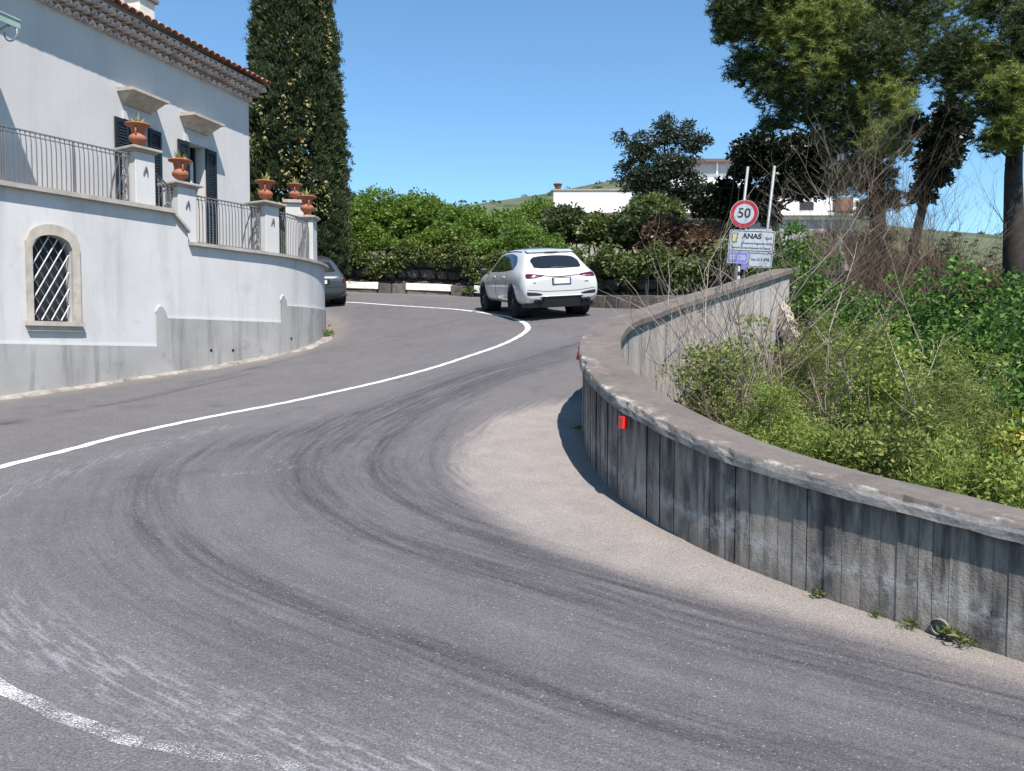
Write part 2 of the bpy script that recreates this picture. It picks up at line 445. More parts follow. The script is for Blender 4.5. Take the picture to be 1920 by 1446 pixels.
M['signblue'] = simple('sign_faded_blue', (.20, .19, .50), .45, 0, .5, var=.08)
M['black'] = simple('black_paint', (.012, .013, .016), .5)
M['signyellow'] = simple('sign_emblem_yellow', (.55, .48, .22), .5)
M['pipe'] = simple('pipe_plastic', (.2, .19, .18), .8)

# ------------------------------------------------------------------ the parapet's line (road-side face): x, y, height of the coping top
WP = [(4.6,3.1,.36),(3.75,3.87,.49),(2.98,4.58,.62),(2.65,4.89,.68),(2.12,5.43,.77),(1.64,6.04,.89),(1.35,6.59,1.0),(1.14,7.12,1.11),(1.0,7.6,1.2),(.88,8.53,1.36),(.85,9.38,1.53),(.94,10.35,1.77),(1.276,11.5,2.0),(1.79,12.6,2.16),(2.41,13.6,2.36),(3.47,14.9,2.67),(4.66,16.2,3.02),(5.5,17.05,3.28)]
WQ, WS = resample(catmull(WP, .05), .04)
WN = -normals2(WQ)                           # towards the road (left of travel)
WT = .40                                     # wall thickness
inner = WQ[:, :2] - WN * WT
VEG = [tuple(p) for p in (WQ[:, :2] - WN * .2)[::8]] + [(6.5,18.6),(8.2,20.4),(11,26),(16,38),(40,90),(90,90),(90,-30),(14,-30),(6.2,1.2)]
# far kerb and stone wall behind it
KP = [(-16,33.5),(-11,30.8),(-6,29.15),(-3.5,29.1),(-1.72,28.75),(0.3,27.2),(1.6,25.2),(2.6,23.2),(3.7,22.0),(5.2,21.0),(7.2,20.3)]
KQ = catmull(KP, .1)
SQ = KQ + np.c_[-normals2(KQ) * .95]         # rubble wall a metre behind the kerb
def beyond(X, Y):                            # metres behind the rubble wall
    d, s, a = polydist(X, Y, SQ); return np.where(s > 0, d, -d)

def terrain(X, Y):
    X = np.asarray(X, float); Y = np.asarray(Y, float)
    near = groad(np.clip(X, -16, 12), np.clip(Y, -4, 33))
    z = near - .4
    veg = inside(X, Y, VEG)
    dw, _, aw = polydist(X, Y, WQ[::6])
    rise = sstep(9, 22, Y)
    zv = -1.0 + 2.2 * rise - .10 * np.clip(dw, 0, 6) * (1 - rise) + .9 * sstep(17, 30, Y) + .22 * np.sin(X * 1.3) * np.cos(Y * 1.1)
    z = np.where(veg, np.minimum(zv, near - .5 + .12 * np.clip(dw - 1, 0, 40)), z)
    b = beyond(X, Y)
    z = np.where((b > .5) & ~veg, np.maximum(z, 4.0 + .04 * np.clip(b, 0, 60)), z)
    z = np.where(veg & (Y > 22), z + .08 * (Y - 22), z)
    R = np.hypot(X, Y)
    far = 5.0 + .02 * np.clip(R - 60, 0, 400)
    back = sstep(-3, -25, Y)
    far = far * (1 - back) - 1.0 * back
    k = sstep(45, 90, R)
    return z * (1 - k) + far * k
gx = np.unique(np.r_[np.linspace(-1500, -60, 30), np.linspace(-60, -22, 20), np.arange(-22, 26, .4), np.linspace(26, 70, 24), np.linspace(70, 1500, 30)])
gy = np.unique(np.r_[np.linspace(-400, -30, 14), np.linspace(-30, -4, 10), np.arange(-4, 40, .4), np.linspace(40, 100, 30), np.linspace(100, 2200, 40)])
GX, GY = np.meshgrid(gx, gy)
def gridfaces(nx, ny, keep=None):
    i, j = np.meshgrid(np.arange(nx - 1), np.arange(ny - 1)); a = (j * nx + i).ravel()
    F = np.stack([a, a + 1, a + nx + 1, a + nx], 1)
    return F if keep is None else F[keep.ravel()]
me = fastmesh('ground', np.stack([GX, GY, terrain(GX, GY)], 2).reshape(-1, 3), gridfaces(len(gx), len(gy)))
me.materials.append(M['earth'])
tag(link('ground', me), kind='structure')

# ------------------------------------------------------------------ road sheet
rx = np.unique(np.r_[np.arange(-17, -6, .25), np.arange(-6, 5, .05), np.arange(5, 11, .25)])
ry = np.unique(np.r_[np.arange(-4, 1.6, .25), np.arange(1.6, 16, .05), np.arange(16, 34.2, .12)])
RX, RY = np.meshgrid(rx, ry)
RZ = groad(RX, RY)
def tr(pts): return catmull([onroad(*q) for q in pts], .15)
def ext(Q, d0=0, d1=0):
    a = Q[0] + (Q[0] - Q[1]) / np.linalg.norm(Q[0] - Q[1]) * d0; b = Q[-1] + (Q[-1] - Q[-2]) / np.linalg.norm(Q[-1] - Q[-2]) * d1
    return np.vstack(([a] if d0 else []) + [Q] + ([b] if d1 else []))
T1 = ext(tr([(1010,668),(880,705),(740,760),(640,808),(590,845),(570,880),(600,935),(700,1000),(850,1055),(1000,1100),(1300,1190),(1600,1265),(1920,1345)]), 3, 3)
T2 = ext(tr([(1000,690),(860,735),(760,790),(710,850),(730,910),(820,965),(950,1015),(1120,1080),(1400,1165),(1920,1300)]), 1, 3)
T3 = ext(tr([(640,790),(450,830),(330,870),(285,930),(290,990),(400,1060),(560,1130),(700,1185),(1000,1290),(1400,1385),(1700,1446)]), 2, 2)
T4 = ext(tr([(900,735),(840,790),(812,850),(812,890),(850,945),(930,1000),(1030,1045),(1250,1115),(1550,1200),(1920,1320)]), 1, 2)
T5 = ext(tr([(120,930),(90,1000),(170,1080),(420,1190),(700,1290),(1000,1380),(1250,1446)]), 1, 2)
T6 = ext(tr([(0,795),(250,750),(460,695),(600,660),(750,628),(880,596)]), 2, 0)
DB = ext(tr([(1075,690),(1010,712),(930,760),(860,812),(825,860),(830,905),(880,965),(980,1030),(1200,1110),(1500,1190),(1920,1310)]), 0, 3)
W1 = ext(tr([(0,1160),(100,1215),(350,1330),(600,1415),(760,1446)]), 2, 1)
W2 = ext(tr([(0,930),(120,885),(260,845),(420,800)]), 2, 0)
def gauss(Q, w): return np.exp(-(polydist(RX, RY, Q)[0] / w) ** 2)
d1, s1, a1 = polydist(RX, RY, T1)
def wob(v, k): return 1 + .35 * np.sin(a1 * k + v)
tyre = np.clip(1.0 * gauss(T1, .13) * wob(0, 1.1) + .62 * gauss(T1, .5) + .85 * gauss(T2, .12) * wob(1, 1.7) + .45 * gauss(T2, .35) + .6 * gauss(T3, .16) * wob(2, .9) + .5 * gauss(T3, .45) + .5 * gauss(T4, .05) + .3 * gauss(T4, .3) + .4 * gauss(T5, .35) * wob(3, 1.3) + .45 * gauss(T6, .10), 0, 1)
dd, ds, _ = polydist(RX, RY, DB)
dwl, dws, dwa = polydist(RX, RY, WQ[::6])
dsg = np.where(ds > 0, dd, -dd)              # positive on the wall's side of the boundary
dust = .5 + .5 * np.clip((dsg - .18) / .7, -1, 1)
dust = np.where((RY > 12.2) | (RX > 5.5), np.clip(dust, 0, .5) * 0 + .5 * np.exp(-(dwl / .5) ** 2), dust)
dust *= 1 - sstep(10.2, 12.6, RY) * .9
tyre *= 1 - .85 * np.clip(dust * 1.4 - .5, 0, 1)
worn = np.clip(gauss(W1, .17) * .95 + gauss(W2, .16) * .8 + .25 * gauss(W1, .5), 0, 1)
VB = np.array([(-12,5.9),(-8.01,12.49),(-5.0,17.46),(-4.55,19.3),(-4.8,21.5),(-6,24)])
dirt = np.exp(-(polydist(RX, RY, VB)[0] / .42) ** 2) * .9 + .75 * np.exp(-(dwl / .16) ** 2) + .6 * np.exp(-(polydist(RX, RY, KQ)[0] / .35) ** 2)
CR = [tr([(0,797),(120,772),(250,752),(380,722),(470,700)]), tr([(400,893),(455,887),(545,876),(500,855)]), tr([(545,876),(620,905),(700,960)])]
crack = np.clip(np.exp(-(polydist(RX, RY, CR[0])[0] / .035) ** 2), 0, 1)
worn = np.clip(worn + .9 * np.exp(-(polydist(RX, RY, CR[1])[0] / .035) ** 2), 0, 1)
keep = ~inside((RX[:-1, :-1] + RX[1:, 1:]) / 2, (RY[:-1, :-1] + RY[1:, 1:]) / 2, VEG)
cxm = (RX[:-1, :-1] + RX[1:, 1:]) / 2; cym = (RY[:-1, :-1] + RY[1:, 1:]) / 2
keep &= (beyond(cxm, cym) < .3) & (cxm < 7.5)
me = fastmesh('road', np.stack([RX, RY, RZ], 2).reshape(-1, 3), gridfaces(len(rx), len(ry), keep))
fattr(me, 'dust', dust); fattr(me, 'tyre', tyre); fattr(me, 'worn', worn); fattr(me, 'dirt', np.clip(dirt, 0, 1)); fattr(me, 'crack', crack)
vattr(me, 'flow', np.stack([a1, np.where(s1 > 0, d1, -d1), 0 * a1], 2).reshape(-1, 3))
me.polygons.foreach_set('use_smooth', [True] * len(me.polygons))
me.materials.append(M['asphalt'])
tag(link('road', me), kind='structure')

def painted(Q, w, wear0, wear1, name):
    Q, s = resample(Q, .1); N = normals2(Q); V = []; wr = []
    for i, (p, n) in enumerate(zip(Q, N)):
        j = .008 * math.sin(i * 1.7) + .006 * math.sin(i * .37)
        for k in (-1, -.9, -.4, .4, .9, 1):
            q = p[:2] + n * (k * w / 2 + j); V.append((q[0], q[1], gz(*q) + .004))
            wr.append(wear0 + (wear1 - wear0) * i / len(Q) - (.22 if abs(k) > .95 else 0))
    F = [(i * 6 + k, i * 6 + k + 1, i * 6 + k + 7, i * 6 + k + 6) for i in range(len(Q) - 1) for k in range(5)]
    me = fastmesh(name, V, F); fattr(me, 'wear', wr); me.materials.append(M['paint'])
    return tag(link(name, me), kind='structure')
painted(ext(tr([(0,877),(120,846),(250,813),(400,781),(640,733),(780,699),(880,668),(950,643),(982,625),(990,613),(975,602),(940,592),(850,580),(700,570),(610,565)]), 1.2, 5), .12, .42, .5, 'centre_line_marking')
painted(ext(tr([(0,1290),(110,1340),(240,1388),(420,1425),(600,1446)]), 1.5, 2), .08, .2, -.25, 'edge_line_marking')

# ------------------------------------------------------------------ parapet wall
pw = empty('parapet_wall', (WQ[0, 0], WQ[0, 1], gz(*WQ[0, :2])), 'weathered board-marked concrete parapet curving round the inside of the bend', 'wall')
def wall_face(off_sign, base_fn, name, mat, bw, depth, tonef):
    V = []; F = []; TN = []; SV = []
    r = random.Random(3 if off_sign > 0 else 4); s = 0.0; L = WS[-1]
    cuts = [0.0]
    while cuts[-1] < L: cuts.append(cuts[-1] + bw * r.uniform(.75, 1.3))
    cuts[-1] = L
    nz_ = 7
    for a, b in zip(cuts[:-1], cuts[1:]):
        o = r.uniform(-depth, depth); tn = tonef(r); g = r.choice((.001, .001, .002, .003, .006))
        for s0, s1_, oo in ((a, a + g, -depth * 1.8), (a + g, b, o)):
            n0 = len(V); m = 2 if s1_ - s0 < .02 else 4
            for q in np.linspace(s0, s1_, m):
                x = np.interp(q, WS, WQ[:, 0]); y = np.interp(q, WS, WQ[:, 1]); zt = np.interp(q, WS, WQ[:, 2]) - .085
                nx = np.interp(q, WS, WN[:, 0]); ny = np.interp(q, WS, WN[:, 1])
                off = oo if off_sign > 0 else -WT - oo
                X = x + nx * off; Y = y + ny * off; zb = base_fn(X, Y)
                for k in range(nz_):
                    z = zb + (zt - zb) * k / (nz_ - 1)
                    V.append((X, Y, z)); TN.append(tn if m > 2 else (.2, .4, .3, 1.2)[int(a * 97) % 4]); SV.append((q, z - zb, zt - z))
            for i in range(m - 1):
                for k in range(nz_ - 1):
                    F.append((n0 + i * nz_ + k, n0 + i * nz_ + k + 1, n0 + (i + 1) * nz_ + k + 1, n0 + (i + 1) * nz_ + k))
    me = fastmesh(name, V, F); fattr(me, 'tone', TN); vattr(me, 'sv', SV); me.materials.append(mat)
    return link(name, me, None, pw)
wall_face(1, lambda x, y: gz(x, y) - .06, 'road_face', M['concrete'], .105, .005, lambda r: max(0, r.gauss(.28, .16)))
wall_face(-1, lambda x, y: float(terrain(x, y)) - .6, 'outer_face', M['concrete_light'], .2, .004, lambda r: max(0, r.gauss(.12, .15)))
# end of the wall beside the sign
mb = MB(); e = WQ[-1]; n = WN[-1]; tdir = np.array([-n[1], n[0]])
a_ = Vector((e[0], e[1], 0)); b_ = Vector((e[0] - n[0] * WT, e[1] - n[1] * WT, 0))
zb = .3
mb.add([(a_.x, a_.y, zb), (b_.x, b_.y, zb), (b_.x, b_.y, e[2] - .085), (a_.x, a_.y, e[2] - .085)], [(0, 1, 2, 3)])
o = mb.build('end_face', M['concrete_light'], pw)
# coping: one long slab with a crumbling front edge
V = []; F = []; ED = []; r = random.Random(5); Q2, S2 = WQ[::2], WS[::2]; N2 = WN[::2]
def nz1(x): return math.sin(x * 2.1) * .5 + math.sin(x * 5.3 + 1) * .3 + math.sin(x * 13.7 + 2) * .2
for i, (p, n) in enumerate(zip(Q2, N2)):
    ch = max(0, nz1(S2[i] * 1.3) - .1) * .045 + max(0, nz1(S2[i] * 4.7 + 2) - .4) * .05 + r.uniform(0, .01)
    ci = r.uniform(0, .008)
    prof = [(.055, -.105 + r.uniform(-.004, .004)), (.06 - ch * .4, -.055 + r.uniform(-.006, .006)), (.058 - ch, -.012 - ch * .5), (.045 - ch, 0), (.0 - ch, .004), (-.18, .006), (-.36, .0), (-WT - .05 + ci, -.002), (-WT - .07 + ci, -.02), (-WT - .07, -.10), (-WT - .01, -.105)]
    for k, (o_, z) in enumerate(prof):
        V.append((p[0] + n[0] * o_, p[1] + n[1] * o_, p[2] + z)); ED.append((.35 if k < 3 else 1.0 if k == 3 else .5 if k == 4 else 0))
m = len(prof)
F = [(i * m + k, i * m + k + 1, (i + 1) * m + k + 1, (i + 1) * m + k) for i in range(len(Q2) - 1) for k in range(m - 1)]
F.append(tuple((len(Q2) - 1) * m + k for k in range(m)))
me = bpy.data.meshes.new('coping'); me.from_pydata(V, [], F); fattr(me, 'edge', ED)
me.materials.append(M['coping']); me.materials.append(M['coping_front'])
for pi, pl in enumerate(me.polygons):
    if pi % (m - 1) < 2 and pi < (len(Q2) - 1) * (m - 1): pl.material_index = 1
link('coping', me, None, pw)

# red reflectors on the parapet, drain pipe
def on_wall(s, h, off=0):
    x = np.interp(s, WS, WQ[:, 0]); y = np.interp(s, WS, WQ[:, 1]); nx = np.interp(s, WS, WN[:, 0]); ny = np.interp(s, WS, WN[:, 1])
    return Vector((x + nx * off, y + ny * off, gz(x, y) + h)), Vector((nx, ny, 0)), Vector((-ny, nx, 0))
def wall_s(px, d0, d1):                      # arc length where the wall passes that bearing, between two distances
    k = (WQ[:, 1] > d0) & (WQ[:, 1] < d1); e_ = np.abs(WQ[:, 0] / WQ[:, 1] - (px - 960) / FPX); e_[~k] = 9
    return WS[int(np.argmin(e_))]
for px, py, d0, d1, lab in ((1178, 792, 6.5, 8.2, 'red plastic reflector on the shaded face of the parapet'), (1077, 666, 9.6, 10.2, 'red reflector jutting from the parapet at the tip of the bend')):
    s = wall_s(px, d0, d1); p, n, tt = on_wall(s, 0)
    z = at(px, py, p.y).z
    R = empty('reflector', (p.x, p.y, z), lab, 'reflector', 'red reflectors on the parapet')
    Mx = Matrix((n, tt, Vector((0, 0, 1)))).transposed()
    mb = MB(); mb.box((p.x + n.x * .012, p.y + n.y * .012, z), (.02, .085, .13), Mx); bevel(mb.build('backplate', M['pole'], R), .004)
    mb = MB(); ci = Vector((p.x, p.y, z))
    P = [ci + n * a + tt * b + Vector((0, 0, c)) for a, b, c in ((.022, -.05, -.062), (.022, .05, -.062), (.085, .05, -.055), (.085, -.05, -.055), (.022, -.05, .062), (.022, .05, .062), (.07, .05, .055), (.07, -.05, .055))]
    mb.hexa(P[:4], P[4:]); bevel(mb.build('lens', M['red'], R), .006)
s = wall_s(1778, 4.5, 5.4); p, n, tt = on_wall(s, .06, .005)
D = empty('drain_pipe', p, 'short grey drain pipe end at the foot of the parapet', 'pipe')
mb = MB(); ax = [p - n * .12, p + n * .025]
mb.tube(ax, .052, 16, False); mb.tube([ax[1], ax[0]], .044, 16, False)
mb.build('pipe_wall', M['pipe'], D, True)
mb = MB(); mb.tube([p - n * .05, p - n * .04], .045, 16); mb.build('pipe_bore', M['black'], D)

# ------------------------------------------------------------------ far kerb (painted blocks) and rubble wall
kb = empty('kerb', (KQ[40, 0], KQ[40, 1], gz(*KQ[40])), 'low kerb of white painted and bare stone blocks along the far roadside', 'kerb')
KR, KS = resample(KQ, .05)
def kseg(s0, s1, off, z0, z1, th, name, mat, parent, rr):
    mb = MB(); pts = []
    for s in np.linspace(s0, s1, 4):
        x = np.interp(s, KS, KR[:, 0]); y = np.interp(s, KS, KR[:, 1]); x2 = np.interp(s + .05, KS, KR[:, 0]); y2 = np.interp(s + .05, KS, KR[:, 1])
        tx = np.array([x2 - x, y2 - y]); tx /= np.linalg.norm(tx) + 1e-9; n = np.array([-tx[1], tx[0]]); g = gz(x, y)
        j = lambda a: rr.uniform(-a, a)
        pts.append([(x + n[0] * (off + j(.015)), y + n[1] * (off + j(.015)), g + z0), (x + n[0] * (off + th), y + n[1] * (off + th), g + z0), (x + n[0] * (off + th), y + n[1] * (off + th), g + z1 + j(.02)), (x + n[0] * (off + .03 + j(.015)), y + n[1] * (off + .03 + j(.015)), g + z1 + j(.02))])
    V = [q for s_ in pts for q in s_]; F = [(i * 4 + k, i * 4 + (k + 1) % 4, i * 4 + 4 + (k + 1) % 4, i * 4 + 4 + k) for i in range(3) for k in range(4)] + [(0, 1, 2, 3), (15, 14, 13, 12)]
    mb.add(V, F); return bevel(mb.build(name, mat, parent), .02, 1)
rr = random.Random(21); s = 1.0; k = 0
while s < KS[-1] - .5:
    L = rr.uniform(1.5, 1.8) if k % 2 == 0 else rr.uniform(.75, 1.05)
    if k % 2 == 0 and np.interp(s, KS, KR[:, 0]) < 1.6:
        kseg(s, s + L, 0, .14, .40, .35, 'painted_block', M['kerbwhite'], kb, rr)
        kseg(s + .05, s + L - .05, .035, -.05, .137, .3, 'footing_block', M['basalt'], kb, rr)
    else:
        h = L / 2
        for q in (0, 1): kseg(s + q * h + .015, s + q * h + h - .015, .02, -.05, .37, .33, 'stone_block', M['basalt'], kb, rr)
    s += L; k += 1
sw = empty('rubble_wall', (SQ[40, 0], SQ[40, 1], gz(*SQ[40])), 'dark basalt rubble retaining wall behind the far kerb', 'wall')
SR, SS = resample(SQ, .1)
mb = MB(); bq = SR[::6] - normals2(SR)[::6] * .12
for a, b in zip(bq[:-1], bq[1:]): mb.add([(a[0], a[1], gz(*a) - .3), (b[0], b[1], gz(*b) - .3), (b[0], b[1], gz(*b) + 1.35), (a[0], a[1], gz(*a) + 1.35)], [(0, 1, 2, 3)])
mb.build('mortar_core', M['basalt'], sw)
def stone_mesh(seed):
    r_ = random.Random(seed); bm = bmesh.new(); bmesh.ops.create_icosphere(bm, subdivisions=1, radius=.5)
    for v in bm.verts:
        v.co = Vector((max(-.42, min(.42, v.co.x * 1.15)), max(-.4, min(.4, v.co.y)), max(-.42, min(.42, v.co.z * 1.15)))) * r_.uniform(.88, 1.12)
    me = bpy.data.meshes.new('stone'); bm.to_mesh(me); bm.free(); me.materials.append(M['basalt']); return me
SM = [stone_mesh(i) for i in range(6)]
rr = random.Random(8)
for row in range(3):
    s = rr.uniform(0, .3) + 4
    while s < SS[-1] - .3:
        w = rr.uniform(.4, .85); x = np.interp(s + w / 2, SS, SR[:, 0]); y = np.interp(s + w / 2, SS, SR[:, 1])
        ang = math.atan2(np.interp(s + w, SS, SR[:, 1]) - y, np.interp(s + w, SS, SR[:, 0]) - x)
        o = bpy.data.objects.new('stone', rr.choice(SM)); col.objects.link(o); o.parent = sw; o.matrix_parent_inverse = pmat(sw).inverted()
        o.location = (x, y + rr.uniform(-.05, .05), gz(x, y) + .22 + row * .44); o.scale = (w * 1.12, .6, .5); o.rotation_euler = (rr.uniform(-.15, .15), rr.uniform(-.12, .12), ang)
        s += w

# ------------------------------------------------------------------ villa: terrace wall along the road, house set back behind it
V0 = np.array([-8.01, 12.49]); UD = np.array([.518, .855]); UD = UD / np.linalg.norm(UD); ND = np.array([UD[1], -UD[0]])
ARC0 = 5.4; RA = 4.2
def tp(s):                                   # terrace line: plan point and outward normal at length s
    if s <= ARC0: return V0 + UD * s, ND
    C = V0 + UD * ARC0 - ND * RA; a = math.atan2(ND[1], ND[0]) + (s - ARC0) / RA
    n = np.array([math.cos(a), math.sin(a)]); return C + n * RA, n
_ts = np.arange(-5, 12, .01); _tq = np.array([tp(s)[0] for s in _ts]); _taz = _tq[:, 0] / _tq[:, 1]
_lim = int(np.argmax(_taz))
def tpix(x, y):                              # terrace line coordinates (s, z) seen at a photo position
    k = int(np.argmin(np.abs(_taz[:_lim + 1] - (x - 960) / FPX))); s = _ts[k]
    return s, at(x, y, _tq[k, 1]).z
SB = 1.5                                     # the facade plane lies at sb = SB in the house's own frame
HC = np.array([-.3287 * 20.0, 20.0]); HU = np.array([.307, 1.0]); HU = HU / np.linalg.norm(HU); HN = np.array([HU[1], -HU[0]])
def fpix(x, y, sb):                          # coordinates (u, z) on the vertical plane parallel to the facade
    r = ray(x, y); o = HC - HN * (sb - SB)
    t_ = (o @ HN) / (r[:2] @ HN); p = r * t_
    return float((p[:2] - HC) @ HU), float(p[2] + CZ)
def FP(u, sb, z): q = HC + HU * u - HN * (sb - SB); return Vector((q[0], q[1], z))
def TP(s, off, z):
    q, n = tp(s); q = q + n * off; return Vector((q[0], q[1], z))

tw = empty('terrace_wall', (V0[0], V0[1], gz(*V0)), 'white plastered terrace wall with grey stepped plinth along the road', 'wall')
# profile of the wall top (under the coping)
top_px = [(-300, 301), (0, 349), (150, 372), (327, 399)]
UZ = [tpix(*q) for q in top_px[1:]]
sA, zA = tpix(327, 399); sB, zB = tpix(357, 437); sC, zC = tpix(359, 461)
zU = np.mean([z for s_, z in UZ]); zL = np.mean([tpix(*q)[1] for q in ((359, 461), (440, 470), (495, 477), (529, 482))])
def ztop(s):
    if s < sA: return zU
    if s < sB: return zU + (zB - zU) * (s - sA) / (sB - sA)
    return zL
# arched window
wl, _ = tpix(53, 520); wr_, _ = tpix(152, 520); il, _ = tpix(63, 520); ir, _ = tpix(138, 520)
zs = tpix(104, 603)[1]; zspr = tpix(63, 462)[1]; zarc = tpix(100, 441)[1]; zosp = tpix(53, 450)[1]; zoar = tpix(100, 421)[1]
def arch(u, a, b, zs_, zt): c = (a + b) / 2; h = (b - a) / 2; return zs_ + (zt - zs_) * max(0.0, 1 - ((u - c) / h) ** 2) ** .5
SEND = 9.6
ss = sorted(set([round(v, 4) for v in list(np.arange(-4.5, ARC0, .45)) + list(np.arange(ARC0, SEND, .15)) + [sA, sB - .0, sB + .002] + list(np.linspace(il, ir, 13))]))
mb = MB()
def strip(mb, s0, s1, lo0, lo1, hi0, hi1, of=0.0, ob=-.35):
    lo = [TP(s0, of, lo0), TP(s1, of, lo1), TP(s1, ob, lo1), TP(s0, ob, lo0)]
    hi = [TP(s0, of, hi0), TP(s1, of, hi1), TP(s1, ob, hi1), TP(s0, ob, hi0)]
    mb.hexa(lo, hi)
def face(mb, s0, s1, lo0, lo1, hi0, hi1, of=0.0):
    mb.add([TP(s0, of, lo0), TP(s1, of, lo1), TP(s1, of, hi1), TP(s0, of, hi0)], [(0, 1, 2, 3)])
for a, b in zip(ss[:-1], ss[1:]):
    g0 = gz(*tp(a)[0]) - .2; g1 = gz(*tp(b)[0]) - .2
    t0, t1 = ztop(a + 1e-4), ztop(b - 1e-4)
    if a >= il - 1e-3 and b <= ir + 1e-3:
        face(mb, a, b, g0, g1, zs, zs); face(mb, a, b, arch(a, il, ir, zspr, zarc), arch(b, il, ir, zspr, zarc), t0, t1)
        mb.add([TP(a, 0, arch(a, il, ir, zspr, zarc)), TP(b, 0, arch(b, il, ir, zspr, zarc)), TP(b, -.16, arch(b, il, ir, zspr, zarc)), TP(a, -.16, arch(a, il, ir, zspr, zarc))], [(0, 1, 2, 3)])
    else: face(mb, a, b, g0, g1, t0, t1)
for q in (il, ir): mb.add([TP(q, 0, zs), TP(q, 0, zspr), TP(q, -.16, zspr), TP(q, -.16, zs)], [(0, 1, 2, 3)])
mb.add([TP(il, 0, zs), TP(ir, 0, zs), TP(ir, -.16, zs), TP(il, -.16, zs)], [(0, 1, 2, 3)])
mb.add([TP(sB, 0, zL - .5), TP(sB, 0, zB), TP(sB, -.4, zB), TP(sB, -.4, zL - .5)], [(0, 1, 2, 3)])
mb.build('plaster_face', M['plaster'], tw)
# terrace floors (paving seen edge on only, but they carry the railings)
mb = MB()
mb.add([TP(-4.5, -.02, zU - .005), TP(sA, -.02, zU - .005), TP(sA, -4.5, zU - .005), TP(-4.5, -4.5, zU - .005)], [(0, 1, 2, 3)])
q = [TP(s_, -.02, zL - .005) for s_ in np.arange(sA, SEND, .2)]; q2 = [TP(s_, -3.9, zL - .005) for s_ in np.arange(sA, SEND, .2)]
for i in range(len(q) - 1): mb.add([q[i], q[i + 1], q2[i + 1], q2[i]], [(0, 1, 2, 3)])
mb.build('terrace_floor', M['slab'], tw)
# plinth, 25 mm proud, three steps, each with a rounded kneeler where it steps up
pl1 = tpix(0, 645)[1]; pl1b = tpix(290, 650)[1]; k1a, k1b = tpix(294, 620)[0], tpix(315, 620)[0]
k1z = tpix(303, 573)[1]; pl2 = tpix(318, 597)[1]; pl2b = tpix(524, 605)[1]; k2a, k2b = tpix(527, 600)[0], tpix(539, 600)[0]; k2z = tpix(532, 553)[1]; pl3 = tpix(541, 574)[1]
def zpl(s):
    if s < k1a: return pl1 + (pl1b - pl1) * min(1, max(0, (s - tpix(0, 645)[0]) / (k1a - tpix(0, 645)[0])))
    if s < k1b:
        f_ = (s - k1a) / (k1b - k1a); bell = math.sin(math.pi * min(1, .12 + .88 * f_)) ** .6
        return max(pl2 if f_ > .5 else pl1b, pl2 - .02 + (k1z - pl2) * bell)
    if s < k2a: return pl2 + (pl2b - pl2) * (s - k1b) / (k2a - k1b)
    if s < k2b:
        f_ = (s - k2a) / (k2b - k2a); bell = math.sin(math.pi * min(1, .12 + .88 * f_)) ** .6
        return pl3 - .02 + (k2z - pl3) * bell
    return pl3
ps = sorted(set([round(v, 4) for v in list(np.arange(-4.5, SEND, .15)) + list(np.linspace(k1a, k1b, 9)) + list(np.linspace(k2a, k2b, 9)) + [k1a - .001, k2a - .001]]))
mb = MB(); me_ = MB()
for a, b in zip(ps[:-1], ps[1:]):
    za, zb_ = zpl(a + 1e-5), zpl(b - 1e-5)
    face(mb, a, b, gz(*tp(a)[0]) - .1, gz(*tp(b)[0]) - .1, za, zb_, .025)
    strip(me_, a, b, za, zb_, za + .03, zb_ + .03, .026, .001)
mb.build('plinth', M['plinth'], tw); me_.build('plinth_top_fillet', M['plinth_edge'], tw)
# little plaster patch and weep holes
for hx, hy in ((395, 657), (545, 635), (436, 657)):
    s_, z_ = tpix(hx, hy); mb = MB(); q = TP(s_, .028, z_); n_ = Vector((*tp(s_)[1], 0))
    mb.tube([q - n_ * .02, q + n_ * .004], .03, 8); mb.build('weep_hole', M['black'], tw)
# coping slabs
def coping(path, w0, w1, th, name):
    mb = MB()
    for (a, za), (b, zb_) in zip(path[:-1], path[1:]): strip(mb, a, b, za, zb_, za + th, zb_ + th, w0, w1)
    return mb.build(name, M['slab'], tw)
coping([(-4.5, zU), (-2.4, zU)], .12, -.38, .075, 'coping_slab'); 
cs = np.linspace(-2.395, sA, 4)
for a, b in zip(cs[:-1], cs[1:]): coping([(a + .002, zU), (b - .002, zU)], .12, -.38, .075, 'coping_slab')
coping([(sA + .002, zU), (sB, zB)], .08, -.38, .06, 'coping_slab')
cs = np.linspace(sB + .004, SEND, 15)
for a, b in zip(cs[:-1], cs[1:]): coping([(s_, zL) for s_ in np.linspace(a + .002, b - .002, 4)], .10, -.38, .06, 'coping_slab')
